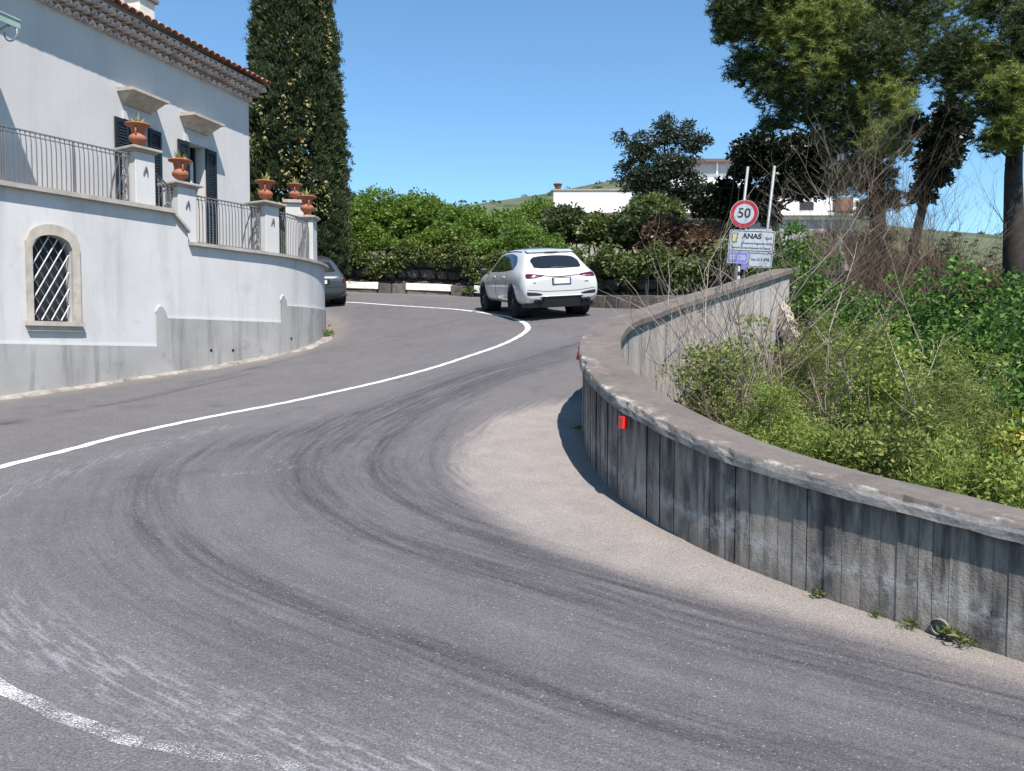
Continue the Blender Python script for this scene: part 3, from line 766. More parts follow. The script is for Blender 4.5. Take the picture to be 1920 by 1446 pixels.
# arched window: stone surround, grille, dark room, sill
win = empty('arched_window', TP((il + ir) / 2, 0, zs)); win.parent = tw; win.matrix_parent_inverse = pmat(tw).inverted()
mb = MB(); nA = 14
oo = [(wl, zs)] + [(wl, zosp)] + [(u, arch(u, wl, wr_, zosp, zoar)) for u in np.linspace(wl, wr_, nA)[1:-1]] + [(wr_, zosp), (wr_, zs)]
ii = [(il, zs)] + [(il, zspr)] + [(u, arch(u, il, ir, zspr, zarc)) for u in np.linspace(il, ir, nA)[1:-1]] + [(ir, zspr), (ir, zs)]
for i in range(len(oo) - 1):
    mb = MB(); lo = [TP(*(oo[i][0], .001, oo[i][1])), TP(oo[i + 1][0], .001, oo[i + 1][1]), TP(ii[i + 1][0], .001, ii[i + 1][1]), TP(ii[i][0], .001, ii[i][1])]
    hi = [TP(oo[i][0], .06, oo[i][1]), TP(oo[i + 1][0], .06, oo[i + 1][1]), TP(ii[i + 1][0], .06, ii[i + 1][1]), TP(ii[i][0], .06, ii[i][1])]
    if i in (0,): fr = MB()
    fr.hexa(lo, hi)
    if i in (0, 1 + (nA - 2) // 2, len(oo) - 2) or i == len(oo) - 2:
        fr.build('frame_stone', M['stone'], win); fr = MB()
mb = MB(); su = (wr_ - wl)
strip(mb, wl - .03, wr_ + .03, zs - .075, zs - .075, zs, zs, .10, .002); strip(mb, wl, wr_ , zs - .16, zs - .16, zs - .076, zs - .076, .06, .003)
mb.build('sill', M['stone'], win)
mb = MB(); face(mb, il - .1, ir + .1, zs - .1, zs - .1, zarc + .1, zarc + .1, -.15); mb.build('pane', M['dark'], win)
def grille_bar(u0, z0, slope, r, off, mat):
    pts = []
    for q in np.linspace(0, 2.2, 90):
        u = u0 + q * slope[0]; z = z0 + q * slope[1]
        if il + .005 < u < ir - .005 and zs < z < arch(u, il, ir, zspr, zarc): pts.append(TP(u, off, z))
    if len(pts) > 3:
        mb = MB(); mb.tube([pts[0], pts[-1]], r, 6); mb.build('grille_bar', mat, win)
for k in range(-9, 8): grille_bar(il + k * .16, zs, (.50, .866), .011, -.05, M['grille'])
for k in range(-1, 18): grille_bar(il + k * .16, zs, (-.50, .866), .009, -.07, M['iron'])

# low dusty kerb strip at the foot of the terrace wall
mb = MB(); r = random.Random(4); prev = None
for s_ in np.arange(-4.5, SEND - 1.2, .12):
    w = .17 + .07 * math.sin(s_ * 1.9) + .04 * math.sin(s_ * 5.1) + r.uniform(-.05, .05); h = .045 + r.uniform(-.012, .012)
    c = []
    for o_, z_ in ((.0, h), (w * .8, h * .9), (w, .004), (w, -.05)):
        q = TP(s_, o_, 0); c.append((q.x, q.y, gz(q.x, q.y) + z_))
    if prev: mb.add(prev + c, [(i, i + 1, i + 5, i + 4) for i in range(3)])
    prev = c
tag(mb.build('kerb_strip', M['gravelkerb']), kind='structure')

# ------------------------------------------------------------------ pillars, railings, urns
def pillar(s_, off, zb, zt, w, capw, label, orn=True, rot=None):
    q, n = tp(s_); c = q + n * off
    n3 = Vector((*n, 0)); t3 = Vector((-n[1], n[0], 0)); Mx = Matrix((n3, t3, Vector((0, 0, 1)))).transposed()
    p = empty('pillar', (c[0], c[1], zb)); p.parent = tw; p.matrix_parent_inverse = pmat(tw).inverted(); p['label'] = label
    mb = MB(); mb.box((c[0], c[1], (zb + zt) / 2), (w, w, zt - zb), Mx); bevel(mb.build('shaft', M['plaster'], p), .012)
    mb = MB(); P = lambda h, z: [Vector((c[0], c[1], z)) + n3 * a * h + t3 * b * h for a, b in ((-1, -1), (1, -1), (1, 1), (-1, 1))]
    mb.hexa(P(w / 2 + .03, zt + .001), P(w / 2 + .05, zt + .035)); mb.hexa(P(capw / 2, zt + .036), P(capw / 2, zt + .085))
    bevel(mb.build('cap', M['slab'], p), .01)
    if orn:
        f_ = Vector((c[0], c[1], zt - .34)) + n3 * (w / 2 + .012); mb = MB()
        for sg in (-1, 1): mb.tube([f_ + Vector((0, 0, .09)) + n3 * .02, f_ + t3 * .035 * sg + Vector((0, 0, -.01)) + n3 * .01, f_ + t3 * .04 * sg + Vector((0, 0, -.06))], .012, 6)
        mb.build('iron_ornament', M['iron'], p)
    return Vector((c[0], c[1], zt + .085))
def urn(c, h, label, seed, big=1.0):
    U_ = empty('terracotta_urn', c, label, 'urn', 'terracotta urns on the terrace pillars'); R = .36 * h * big
    prof = [(0, 0), (.62, 0), (.62, .05), (.46, .09), (.34, .15), (.36, .19), (.66, .25), (.88, .34), (.94, .43), (.86, .51), (.70, .56), (.66, .64), (.72, .76), (.80, .86), (.92, .91), (1.30, .94), (1.34, .97), (1.28, 1.0), (1.0, .985), (.86, .92), (0, .9)]
    mb = MB(); mb.lathe([(r_ * R, z * h) for r_, z in prof], c, 24); mb.build('bowl', M['terracotta'], U_, True)
    rg = random.Random(seed)
    a0 = rg.uniform(-.3, .3) + math.atan2(ND[1], ND[0]) - .6
    for k in range(2):
        a = a0 + k * math.pi; d = Vector((math.cos(a), math.sin(a), 0)); c3 = Vector(c); mb = MB()
        mb.tube([c3 + d * R * .72 + Vector((0, 0, .86 * h)), c3 + d * R * .98 + Vector((0, 0, .74 * h)), c3 + d * R * .95 + Vector((0, 0, .58 * h)), c3 + d * R * .74 + Vector((0, 0, .47 * h))], [.09 * R, .1 * R, .1 * R, .12 * R], 8)
        mb.build('handle', M['terracotta'], U_, True)
    mb = MB()
    for k in range(13):
        a = k * 2.4 + rg.uniform(-.3, .3); el = rg.uniform(.5, 1.35); L = h * rg.uniform(.38, .62); b = Vector(c) + Vector((0, 0, h * .92))
        d = Vector((math.cos(a) * math.cos(el), math.sin(a) * math.cos(el), math.sin(el))); sd = d.cross(Vector((0, 0, 1))).normalized() * h * .06; up = sd.cross(d).normalized() * h * .02
        mb.add([b - sd * .8, b + d * L * .45 - sd, b + d * L - Vector((0, 0, .03 * L)), b + d * L * .45 + sd, b + sd * .8, b + d * L * .4 - up], [(0, 1, 5), (1, 2, 5), (2, 3, 5), (3, 4, 5), (4, 0, 5)])
    mb.build('agave', M['agave'], U_)
def railpts(s0, s1, off, step=.11): return np.arange(s0 + step / 2, s1, step)
BAL = {}
def baluster_mesh(h):
    k = round(h, 2)
    if k not in BAL:
        mb = MB(); mb.tube([(.03, 0, .03), (.035, 0, h * .3), (.035, 0, h * .7), (.028, 0, h * .82), (.01, 0, h * .92), (0, 0, h - .01)], .0095, 5); BAL[k] = mb.mesh('baluster'); BAL[k].materials.append(M['iron'])
    return BAL[k]
def railing(s0, s1, off, z0, h, label, step=.08, endcurl=True, z1=None):
    q = TP((s0 + s1) / 2, off, z0); R = empty('railing', q, label, 'railing', 'iron railings of the terrace'); z1 = z0 if z1 is None else z1
    fz = lambda s_: z0 + (z1 - z0) * (s_ - s0) / (s1 - s0)
    n = max(2, int((s1 - s0) / .25)); S = np.linspace(s0, s1, n)
    for nm, dz, th in (('top_rail', h, .022), ('bottom_rail', .05, .014), ('upper_band', h - .07, .01)):
        mb = MB()
        for a, b in zip(S[:-1], S[1:]): strip(mb, a, b, fz(a) + dz - th / 2, fz(b) + dz - th / 2, fz(a) + dz + th / 2, fz(b) + dz + th / 2, off + .02, off - .02)
        mb.build(nm, M['iron'], R)
    for s_ in railpts(s0, s1, off, step):
        o = bpy.data.objects.new('baluster', baluster_mesh(h)); col.objects.link(o); o.parent = R; o.matrix_parent_inverse = pmat(R).inverted()
        n_ = tp(s_)[1]; o.location = TP(s_, off, fz(s_)); o.rotation_euler = (0, 0, math.atan2(n_[1], n_[0]))
    for s_ in np.arange(s0 + .04, s1 - .2, 1.15):
        mb = MB(); mb.tube([TP(s_, off, fz(s_)), TP(s_, off, fz(s_) + h)], .018, 6); mb.build('rail_post', M['iron'], R)
    if endcurl:                              # bowed stays that brace the end of each run
        for hh in (1.0, .62, .3):
            mb = MB(); a = s1 - .05
            mb.tube([TP(a - .02, off - .55 * hh, fz(a)), TP(a - .015, off - .40 * hh, fz(a) + h * hh * .55), TP(a - .01, off - .22 * hh, fz(a) + h * hh * .92), TP(a, off - .1 * hh, fz(a) + h * hh * .99), TP(a, off - .01, fz(a) + h * hh * .9), TP(a, off, fz(a) + h * hh * .7)], .016, 6)
            mb.build('stay', M['iron'], R)
    return R
zu = zU + .075; zl = zL + .06
p1, _ = tpix(289, 330); p2, _ = tpix(364, 400); p3, _ = tpix(522, 430); p5, _ = tpix(594, 455)
z1t = tpix(289, 285)[1]; z2t = tpix(364, 350)[1]; z3t = tpix(522, 386)[1]
SBK = -.26
c1 = pillar(p1 - .05, SBK, zu, z1t - .02, .40, .60, 'terrace pillar at the top of the steps'); c2 = pillar(p2 - .03, SBK, zl, z2t - .02, .40, .60, 'terrace pillar at the foot of the steps')
c3 = pillar(p3 - .05, SBK, zl, z3t - .02, .40, .64, 'pillar where the terrace starts to curve'); c5 = pillar(p5 + .25, SBK, zl, z3t - .03, .36, .50, 'pillar at the rounded end of the terrace', False)
q4 = at(553, 384, 21.6); s4 = p5 + 2.0
p4 = empty('pillar', (q4.x, q4.y, zl)); p4.parent = tw; p4.matrix_parent_inverse = pmat(tw).inverted(); p4['label'] = 'taller pillar behind the curved railing'
mb = MB(); mb.box((q4.x, q4.y, (zl + q4.z) / 2), (.46, .46, q4.z - zl), Matrix.Rotation(.2, 3, 'Z')); bevel(mb.build('shaft', M['plaster'], p4), .012)
mb = MB(); mb.box((q4.x, q4.y, q4.z + .045), (.6, .6, .085), Matrix.Rotation(.2, 3, 'Z')); bevel(mb.build('cap', M['slab'], p4), .01)
c4 = Vector((q4.x, q4.y, q4.z + .0875))
urn(c1, .46, 'terracotta urn with agave on the highest terrace pillar', 1); urn(c2, .46, 'terracotta urn with agave on the pillar at the foot of the steps', 2)
urn(c3, .47, 'terracotta urn on the broad pillar where the terrace curves', 3); urn(c4, .45, 'terracotta urn on the taller pillar behind the curved railing', 4)
urn(c5, .48, 'terracotta urn at the rounded end of the terrace', 5)
hU = tpix(120, 253)[1] - zu; hL = tpix(420, 372)[1] - zl
railing(-4.4, p1 - .27, -.2, zu, hU, 'long grey iron railing on the upper terrace')
railing(p1 + .17, p2 - .25, -.2, zu - .02, hU * .8, 'short sloping railing beside the terrace steps', z1=zl + .25)
railing(p2 + .19, p3 - .27, -.2, zl, hL, 'straight iron railing between the lower terrace pillars')
railing(p3 + .17, p5 + .05, -.2, zl, hL, 'curved iron railing round the end of the terrace', .07, False)

# ------------------------------------------------------------------ house
vh = empty('villa', FP(0, SB, zl), 'pale grey villa with corbelled clay tile eaves above the terrace', 'house')
uc = fpix(467, 260, SB)[0]                  # visible corner
ez = np.mean([fpix(465, 190, SB)[1], fpix(250, 92, SB)[1]])      # underside of the eaves on the wall
U0 = uc - 9.5
win2 = []
for (hl, hr, ht, so, wo) in (((216, 152), (304, 190), (231, 160), (213, 300), 0), ((334, 207), (410, 238), (348, 213), (331, 410), 1)):
    win2.append((fpix((238, 351)[wo], 260, SB)[0] - .32, fpix((275, 382)[wo], 260, SB)[0] + .30))
zh = [fpix(248, 157, SB - .38)[1], fpix(363, 214, SB - .38)[1]]
zho = float(np.mean(zh)); ztopw = zho - .56  # head of the openings
mb = MB(); us = [U0] + [v for w in win2 for v in (w[0] + .32, w[1] - .30)] + [uc]
for i in range(len(us) - 1):
    a, b = us[i], us[i + 1]
    lo = zl - .3 if i % 2 == 0 else ztopw
    mb.add([FP(a, SB, lo), FP(b, SB, lo), FP(b, SB, ez + .45), FP(a, SB, ez + .45)], [(0, 1, 2, 3)])
    if i % 2: mb.add([FP(a, SB, lo), FP(b, SB, lo), FP(b, SB + .3, lo), FP(a, SB + .3, lo)], [(0, 1, 2, 3)])
for v in us[1:-1]: mb.add([FP(v, SB, zl - .3), FP(v, SB + .3, zl - .3), FP(v, SB + .3, ztopw), FP(v, SB, ztopw)], [(0, 1, 2, 3)])
mb.add([FP(uc, SB, zl - .3), FP(uc, SB + 7, zl - .3), FP(uc, SB + 7, ez + .45), FP(uc, SB, ez + .45)], [(0, 1, 2, 3)])
mb.build('facade', M['facade'], vh)
for wi, (ul, ur) in enumerate(win2):
    a, b = ul + .32, ur - .30; w = (b - a)
    # door leaf and curtain in the reveal
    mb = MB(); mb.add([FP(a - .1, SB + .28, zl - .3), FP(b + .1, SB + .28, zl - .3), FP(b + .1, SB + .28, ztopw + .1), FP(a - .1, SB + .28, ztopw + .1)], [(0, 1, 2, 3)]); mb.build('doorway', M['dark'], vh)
    mb = MB()
    for x0, x1 in ((a + .02, a + .09), (b - .09, b - .02)): mb.hexa([FP(x0, SB + .22, zl), FP(x1, SB + .22, zl), FP(x1, SB + .27, zl), FP(x0, SB + .27, zl)], [FP(x0, SB + .22, ztopw), FP(x1, SB + .22, ztopw), FP(x1, SB + .27, ztopw), FP(x0, SB + .27, ztopw)])
    mb.build('door_frame', M['shutter'], vh)
    if wi == 1:
        mb = MB(); m_ = [FP(a + w * f_, SB + .24 + .03 * math.sin(f_ * 30), zl) for f_ in np.linspace(.1, .8, 14)]
        for i in range(13): mb.add([m_[i], m_[i + 1], m_[i + 1] + Vector((0, 0, 2.2)), m_[i] + Vector((0, 0, 2.2))], [(0, 1, 2, 3)])
        mb.build('curtain', M['curtain'], vh)
    # stone lintel band above the opening and a hood on a cavetto
    mb = MB(); mb.hexa([FP(a - .12, SB + .001, ztopw + .0), FP(b + .12, SB + .001, ztopw + .0), FP(b + .12, SB - .05, ztopw + .0), FP(a - .12, SB - .05, ztopw)], [FP(a - .12, SB + .001, ztopw + .16), FP(b + .12, SB + .001, ztopw + .16), FP(b + .12, SB - .05, ztopw + .16), FP(a - .12, SB - .05, ztopw + .16)])
    mb.build('lintel', M['facade'], vh)
    hd = MB(); prof = [(.02, zho - .27, .20), (.06, zho - .25, .215), (.12, zho - .20, .24), (.24, zho - .12, .28), (.33, zho - .06, .305), (.40, zho - .055, .34), (.40, zho, .34), (.02, zho + .03, .34)]
    V_ = []
    for o_, z_, e_ in prof:
        ua = a + .10 - e_; ub = b - .10 + e_
        V_ += [FP(ua, SB + .01, z_), FP(ua, SB - o_, z_), FP(ub, SB - o_, z_), FP(ub, SB + .01, z_)]
    F_ = [(i * 4 + k, i * 4 + k + 1, i * 4 + 5 + k, i * 4 + 4 + k) for i in range(len(prof) - 1) for k in range(3)] + [(0, 1, 2, 3)] + [tuple((len(prof) - 1) * 4 + k for k in range(4))]
    hd.add(V_, F_); hd.build('window_hood', M['stone'], vh)
    # louvred shutters folded back on the wall
    for sg, e0 in ((-1, a), (1, b)):
        sw_ = .36; x0, x1 = (e0 - sw_, e0 - .01) if sg < 0 else (e0 + .01, e0 + sw_)
        sh = empty('shutter', FP((x0 + x1) / 2, SB - .03, zl)); sh.parent = vh; sh.matrix_parent_inverse = pmat(vh).inverted()
        mb = MB(); o1, o2 = SB - .03, SB - .07; zt_ = ztopw - .02
        for xa, xb, za, zb_ in ((x0, x0 + .06, zl + .05, zt_), (x1 - .06, x1, zl + .05, zt_), (x0 + .06, x1 - .06, zt_ - .09, zt_), (x0 + .06, x1 - .06, zl + .05, zl + .17), (x0 + .06, x1 - .06, zl + 1.05, zl + 1.15)):
            mb.hexa([FP(xa, o1, za), FP(xb, o1, za), FP(xb, o2, za), FP(xa, o2, za)], [FP(xa, o1, zb_), FP(xb, o1, zb_), FP(xb, o2, zb_), FP(xa, o2, zb_)])
        mb.build('stile_frame', M['shutter'], sh)
        mb = MB(); z_ = zl + .18
        while z_ < zt_ - .12:
            if not (zl + 1.0 < z_ < zl + 1.15): mb.add([FP(x0 + .06, o1 + .0, z_ + .055), FP(x1 - .06, o1, z_ + .055), FP(x1 - .06, o2 + .006, z_), FP(x0 + .06, o2 + .006, z_)], [(0, 1, 2, 3)])
            z_ += .058
        o = tag(mb.build('louvres', M['shutter_slat'], sh), kind='stuff')
# eaves: three corbelled rows of clay tiles, then the roof's own tiles
SPC = .195
def half_tile(L, r0, r1, up, th=.014, n=7):
    mb = MB(); V_ = []
    for L_, r_ in ((0, r0), (L, r1)):
        for rad in (r_, r_ - th):
            for k in range(n):
                a = math.pi * k / (n - 1); V_.append((L_, -rad * math.cos(a), (1 if up else -1) * rad * math.sin(a) * (1.12 if th > .02 else .8)))
    F_ = []
    for k in range(n - 1): F_ += [(k, k + 1, 2 * n + k + 1, 2 * n + k), (n + k, 3 * n + k, 3 * n + k + 1, n + k + 1), (k, n + k, n + k + 1, k + 1), (2 * n + k, 2 * n + k + 1, 3 * n + k + 1, 3 * n + k)]
    F_ += [(0, 2 * n, 3 * n, n), (n - 1, 2 * n - 1, 4 * n - 1, 3 * n - 1)]
    return mb.add(V_, F_).mesh('tile')
m_dn = half_tile(.34, .097, .08, True, .026); m_dn.materials.append(M['eave_tile'])
m_up = half_tile(.42, .1, .088, True); m_up.materials.append(M['tile'])
m_cov = half_tile(.45, .104, .09, True); m_cov.materials.append(M['tile'])
eav = empty('eaves', FP(0, SB, ez)); eav.parent = vh; eav.matrix_parent_inverse = pmat(vh).inverted()
roof = empty('roof', FP(0, SB, ez + .5)); roof.parent = vh; roof.matrix_parent_inverse = pmat(vh).inverted()
def place(me_, parent, u, sb, z, ang, tilt, jit, rr_):
    o = bpy.data.objects.new('tile', me_); col.objects.link(o); o.parent = parent; o.matrix_parent_inverse = pmat(parent).inverted()
    o.location = FP(u, sb, z); o.rotation_euler = (rr_.uniform(-jit, jit), tilt + rr_.uniform(-jit, jit), ang + rr_.uniform(-jit, jit)); return o
an = math.atan2(HN[1], HN[0]); rr = random.Random(31); UE0 = uc - 7.5; RISE = .14
for tier in range(3):
    u = UE0 + (SPC / 2 if tier % 2 else 0); prot = .12 + .14 * tier; z = ez + .0 + tier * RISE
    while u < uc + prot * .5 - .05:
        place(m_dn, eav, u, SB - prot + .34, z, an, 0, .03, rr); u += SPC
    # the returning side at the corner
    for k in range(5):
        o = bpy.data.objects.new('tile', m_dn); col.objects.link(o); o.parent = eav; o.matrix_parent_inverse = pmat(eav).inverted()
        o.location = FP(uc + prot * .5 - .34, SB - prot + .1 + (k + 1) * SPC, z); o.rotation_euler = (0, 0, an + math.pi / 2)
    mb = MB(); e_ = prot - .05           # mortar bed over the row
    mb.hexa([FP(U0, SB + .1, z + .112), FP(uc + e_ * .5, SB + .1, z + .112), FP(uc + e_ * .5, SB - e_, z + .112), FP(U0, SB - e_, z + .112)], [FP(U0, SB + .1, z + .134), FP(uc + e_ * .5, SB + .1, z + .134), FP(uc + e_ * .5, SB - e_, z + .134), FP(U0, SB - e_, z + .134)])
    mb.build('mortar_bed', M['eave_tile'], eav)
zr = ez + 3 * RISE - .01; pr = .12 + .14 * 2 + .10; TILT = math.radians(-23)
u = UE0
while u < uc + pr * .6:
    o = place(m_cov, roof, u, SB - pr, zr + .02, an + math.pi, math.radians(-27), .025, rr); u += SPC
# roof planes (hipped at the corner), undulating like rows of tiles
tl = math.tan(math.radians(26)); V_ = []; F_ = []
NU = int((uc + pr - U0) / (SPC / 4)); NB = 12
for j in range(NB + 1):
    sb = -pr + .15 + j * .40; lim = uc + pr * .6 - .15 - j * .40
    for i in range(NU + 1):
        u = U0 + (lim - U0) * i / NU
        V_.append(FP(u, SB + sb, zr + .02 + (sb + pr) * tl + .035 * abs(math.sin(math.pi * u / SPC))))
F_ = [(j * (NU + 1) + i, j * (NU + 1) + i + 1, (j + 1) * (NU + 1) + i + 1, (j + 1) * (NU + 1) + i) for j in range(NB) for i in range(NU)]
mb = MB(); mb.add(V_, F_); mb.build('roof_slope', M['roof'], roof)
mb = MB(); mb.add([FP(uc + pr * .6 - .1, SB - pr + .1, zr + .03), FP(uc + pr * .6 - .1, SB + 8, zr + .03), FP(uc + pr * .6 - .15 - 4.8, SB - pr + .15 + 4.8, zr + .02 + 4.95 * tl)], [(0, 1, 2)]); mb.build('roof_slope', M['roof'], roof)
mb = MB(); mb.tube([FP(uc + pr * .6 - .05, SB - pr + .05, zr + .06), FP(uc + pr * .6 - 4.9, SB - pr + 4.9, zr + .1 + 4.9 * tl)], .075, 8); mb.build('hip_tile', M['tile'], roof)
# chimney
cu, _ = fpix(262, 40, SB + 1.2); cz = fpix(262, 2, SB + 1.2)[1]
ch = empty('chimney', FP(cu, SB + 1.2, cz - 1)); ch.parent = vh; ch.matrix_parent_inverse = pmat(vh).inverted()
Mx = Matrix((Vector((*HU, 0)), Vector((*HN, 0)), Vector((0, 0, 1)))).transposed()
mb = MB(); mb.box(FP(cu, SB + 1.2, cz - .6), (.46, .42, 1.2), Mx); mb.build('stack', M['chim'], ch)
mb = MB(); mb.box(FP(cu, SB + 1.2, cz + .035), (.6, .56, .07), Mx); mb.build('chimney_slab', M['chimcap'], ch)
cu2, _ = fpix(205, 10, SB + 2.4); mb = MB(); mb.box(FP(cu2 - .2, SB + 2.4, cz + .1), (1.0, .6, 1.6), Mx); mb.build('stack_block', M['chim'], ch)
# iron and glass canopy over a door further left
ca = empty('canopy', FP(fpix(20, 45, SB)[0], SB, fpix(20, 45, SB)[1])); ca.parent = vh; ca.matrix_parent_inverse = pmat(vh).inverted(); ca['label'] = 'pale green iron and glass door canopy'
cr_u, cr_z = fpix(38, 39, SB - 1.05); cb_u = cr_u - 2.2; zc0 = cr_z; zc1 = cr_z + .35
mb = MB()
for uu in np.linspace(cb_u, cr_u, 7): mb.tube([FP(uu, SB - 1.05, zc0), FP(uu, SB, zc1)], .014, 5)
for f_ in (0, .5, 1): mb.tube([FP(cb_u, SB - 1.05 * (1 - f_), zc0 + .35 * f_), FP(cr_u, SB - 1.05 * (1 - f_), zc0 + .35 * f_)], .018, 5)
mb.hexa([FP(cb_u, SB - 1.05, zc0 - .13), FP(cr_u, SB - 1.05, zc0 - .13), FP(cr_u, SB - 1.03, zc0 - .13), FP(cb_u, SB - 1.03, zc0 - .13)], [FP(cb_u, SB - 1.05, zc0), FP(cr_u, SB - 1.05, zc0), FP(cr_u, SB - 1.03, zc0), FP(cb_u, SB - 1.03, zc0)])
mb.build('canopy_frame', M['greeniron'], ca)
mb = MB(); mb.add([FP(cb_u, SB - 1.04, zc0 + .012), FP(cr_u, SB - 1.04, zc0 + .012), FP(cr_u, SB, zc1 + .012), FP(cb_u, SB, zc1 + .012)], [(0, 1, 2, 3)]); mb.build('canopy_sheet', M['greeniron'], ca)
for uu in (cr_u - .06, cb_u + .1):
    mb = MB(); mb.tube([FP(uu, SB - .9, zc0 - .05), FP(uu, SB - .55, zc0 - .18), FP(uu, SB - .2, zc0 - .5), FP(uu, SB - .02, zc0 - .85)], .016, 6)
    mb.tube([FP(uu, SB - .92 + .13 * math.cos(a), zc0 - .2 + .12 * math.sin(a)) for a in np.linspace(1.2, 6.6, 14)], .013, 6); mb.build('scroll_bracket', M['greeniron'], ca)

# ------------------------------------------------------------------ vegetation helpers
def unit(n):
    v = rng.normal(size=(n, 3)); return v / np.linalg.norm(v, axis=1)[:, None]
def leaves(C, A, L, W, droop=.15, side=None):
    """one bent diamond per leaf: C base points, A directions, L lengths, W widths"""
    n = len(C); A = A / (np.linalg.norm(A, axis=1)[:, None] + 1e-9)
    S = unit(n) if side is None else side
    S = np.cross(A, S); S /= np.linalg.norm(S, axis=1)[:, None] + 1e-9
    L = np.broadcast_to(L, (n,))[:, None]; W = np.broadcast_to(W, (n,))[:, None]
    mid = C + A * L * .45
    tip = C + A * L; tip[:, 2] -= (droop * L[:, 0])
    V = np.stack([C, mid - S * W / 2, tip, mid + S * W / 2], 1).reshape(-1, 3)
    return V, np.arange(n * 4).reshape(-1, 4)
def needles(C, A, L, W):
    n = len(C); A = A / (np.linalg.norm(A, axis=1)[:, None] + 1e-9); S = np.cross(A, unit(n)); S /= np.linalg.norm(S, axis=1)[:, None] + 1e-9
    L = np.broadcast_to(L, (n,))[:, None]; W = np.broadcast_to(W, (n,))[:, None]
    V = np.stack([C - S * W / 2, C + S * W / 2, C + A * L], 1).reshape(-1, 3)
    return V, np.arange(n * 3).reshape(-1, 3)
def leafobj(name, VF, mat, parent=None, tri=False):
    Vs = []; Fs = []; o_ = 0
    for V, F in VF: Vs.append(V); Fs.append(F + o_); o_ += len(V)
    V = np.concatenate(Vs); F = np.concatenate(Fs)
    me = fastmesh(name, V, None if tri else F, F if tri else None); me.materials.append(mat)
    return link(name, me, None, parent)
def clumps(Cc, r, k, L, W, up=.35, out=1.0, droop=.15, jit=.6, flat=1.0):
    """k leaves on the shell of each clump centre, pointing outward and a little upward"""
    n = len(Cc); D = unit(n * k); D[:, 2] = np.abs(D[:, 2]) * .75 + D[:, 2] * .25
    R = np.repeat(np.broadcast_to(r, (n,)), k) * rng.uniform(.35, 1.0, n * k) ** .5
    P = np.repeat(Cc, k, 0) + D * R[:, None] * np.array([1, 1, flat])
    A = D * out + unit(n * k) * jit; A[:, 2] += up
    s = rng.uniform(.65, 1.25, n * k)
    return leaves(P, A, L * s, W * s, droop)
def ellipsoid(n, c, R, lo=.72, hi=1.0, zmin=-.6):
    D = unit(int(n * 1.6)); D = D[D[:, 2] > zmin][:n]
    return np.array(c) + D * np.array(R) * rng.uniform(lo, hi, len(D))[:, None]
def limb(mb, a, b, r0, r1, sag=.12, n=5, seg=5, seed=0):
    a = Vector(a); b = Vector(b); rg = random.Random(seed); pts = []; d = (b - a).length
    for i in range(seg + 1):
        f_ = i / seg; p = a.lerp(b, f_); w = math.sin(math.pi * f_) * d * sag
        pts.append(p + Vector((rg.uniform(-1, 1), rg.uniform(-1, 1), rg.uniform(-.3, .9))) * w * .5)
    mb.tube(pts, [r0 + (r1 - r0) * i / seg for i in range(seg + 1)], n)
    return pts

M['cypress'] = leafmat('cypress_foliage', [(0, (.022, .036, .015)), (.5, (.046, .068, .024)), (.9, (.075, .098, .034)), (1, (.10, .11, .045))], .6, .2)
M['cypress_vine'] = leafmat('pale_climber_leaves', [(0, (.16, .18, .06)), (.6, (.30, .28, .12)), (1, (.34, .24, .12))], .6, .3)
M['bush'] = leafmat('bright_green_leaves', [(0, (.07, .125, .02)), (.5, (.135, .225, .034)), (.85, (.19, .29, .05)), (1, (.25, .33, .08))], .5, .4)
M['bush_dark'] = leafmat('dark_shrub_leaves', [(0, (.03, .055, .018)), (.5, (.055, .085, .028)), (.9, (.10, .12, .05)), (1, (.22, .20, .10))], .5, .3)
M['ivy'] = leafmat('olive_ivy_leaves', [(0, (.05, .085, .025)), (.5, (.105, .145, .04)), (.85, (.17, .20, .06)), (1, (.28, .26, .1))], .45, .3)
M['bracken'] = leafmat('dead_bracken', [(0, (.07, .04, .028)), (.5, (.13, .078, .05)), (.9, (.2, .13, .08)), (1, (.25, .2, .1))], .9, .2)
M['oak'] = leafmat('grey_green_leaves', [(0, (.022, .035, .022)), (.5, (.04, .058, .034)), (1, (.085, .105, .06))], .45, .2)
M['pine'] = leafmat('pine_needles', [(0, (.016, .03, .011)), (.4, (.040, .067, .019)), (.8, (.09, .125, .032)), (1, (.16, .185, .052))], .55, .25)
M['pine_sunlit'] = leafmat('sunlit_pine_needles', [(0, (.11, .15, .03)), (.5, (.20, .25, .055)), (1, (.31, .33, .09))], .55, .3)  # brighter green paints the sunlit needle masses into the crown
M['darkivy'] = leafmat('dark_ivy_leaves', [(0, (.008, .012, .007)), (.6, (.018, .026, .012)), (1, (.04, .05, .022))], .4, .1)
M['bramble'] = leafmat('bramble_leaves', [(0, (.028, .065, .014)), (.45, (.07, .15, .028)), (.85, (.14, .25, .05)), (1, (.20, .30, .07))], .5, .35, .25)
M['fennel'] = leafmat('feathery_green', [(0, (.09, .12, .03)), (.5, (.19, .235, .055)), (.9, (.29, .31, .09)), (1, (.42, .36, .14))], .6, .4)
M['fennel_light'] = leafmat('young_feathery_green', [(0, (.13, .19, .035)), (.5, (.24, .32, .06)), (1, (.38, .40, .12))], .6, .45)
M['yellowleaf'] = leafmat('yellow_green_leaves', [(0, (.18, .20, .02)), (.5, (.34, .33, .03)), (1, (.45, .40, .06))], .5, .4)
M['grassy'] = leafmat('rough_grass', [(0, (.05, .085, .018)), (.6, (.10, .15, .035)), (1, (.22, .20, .09))], .6, .4)
M['flower'] = leafmat('flower_petals', [(0, (.5, .12, .06)), (1, (.65, .25, .12))], .5, .3)

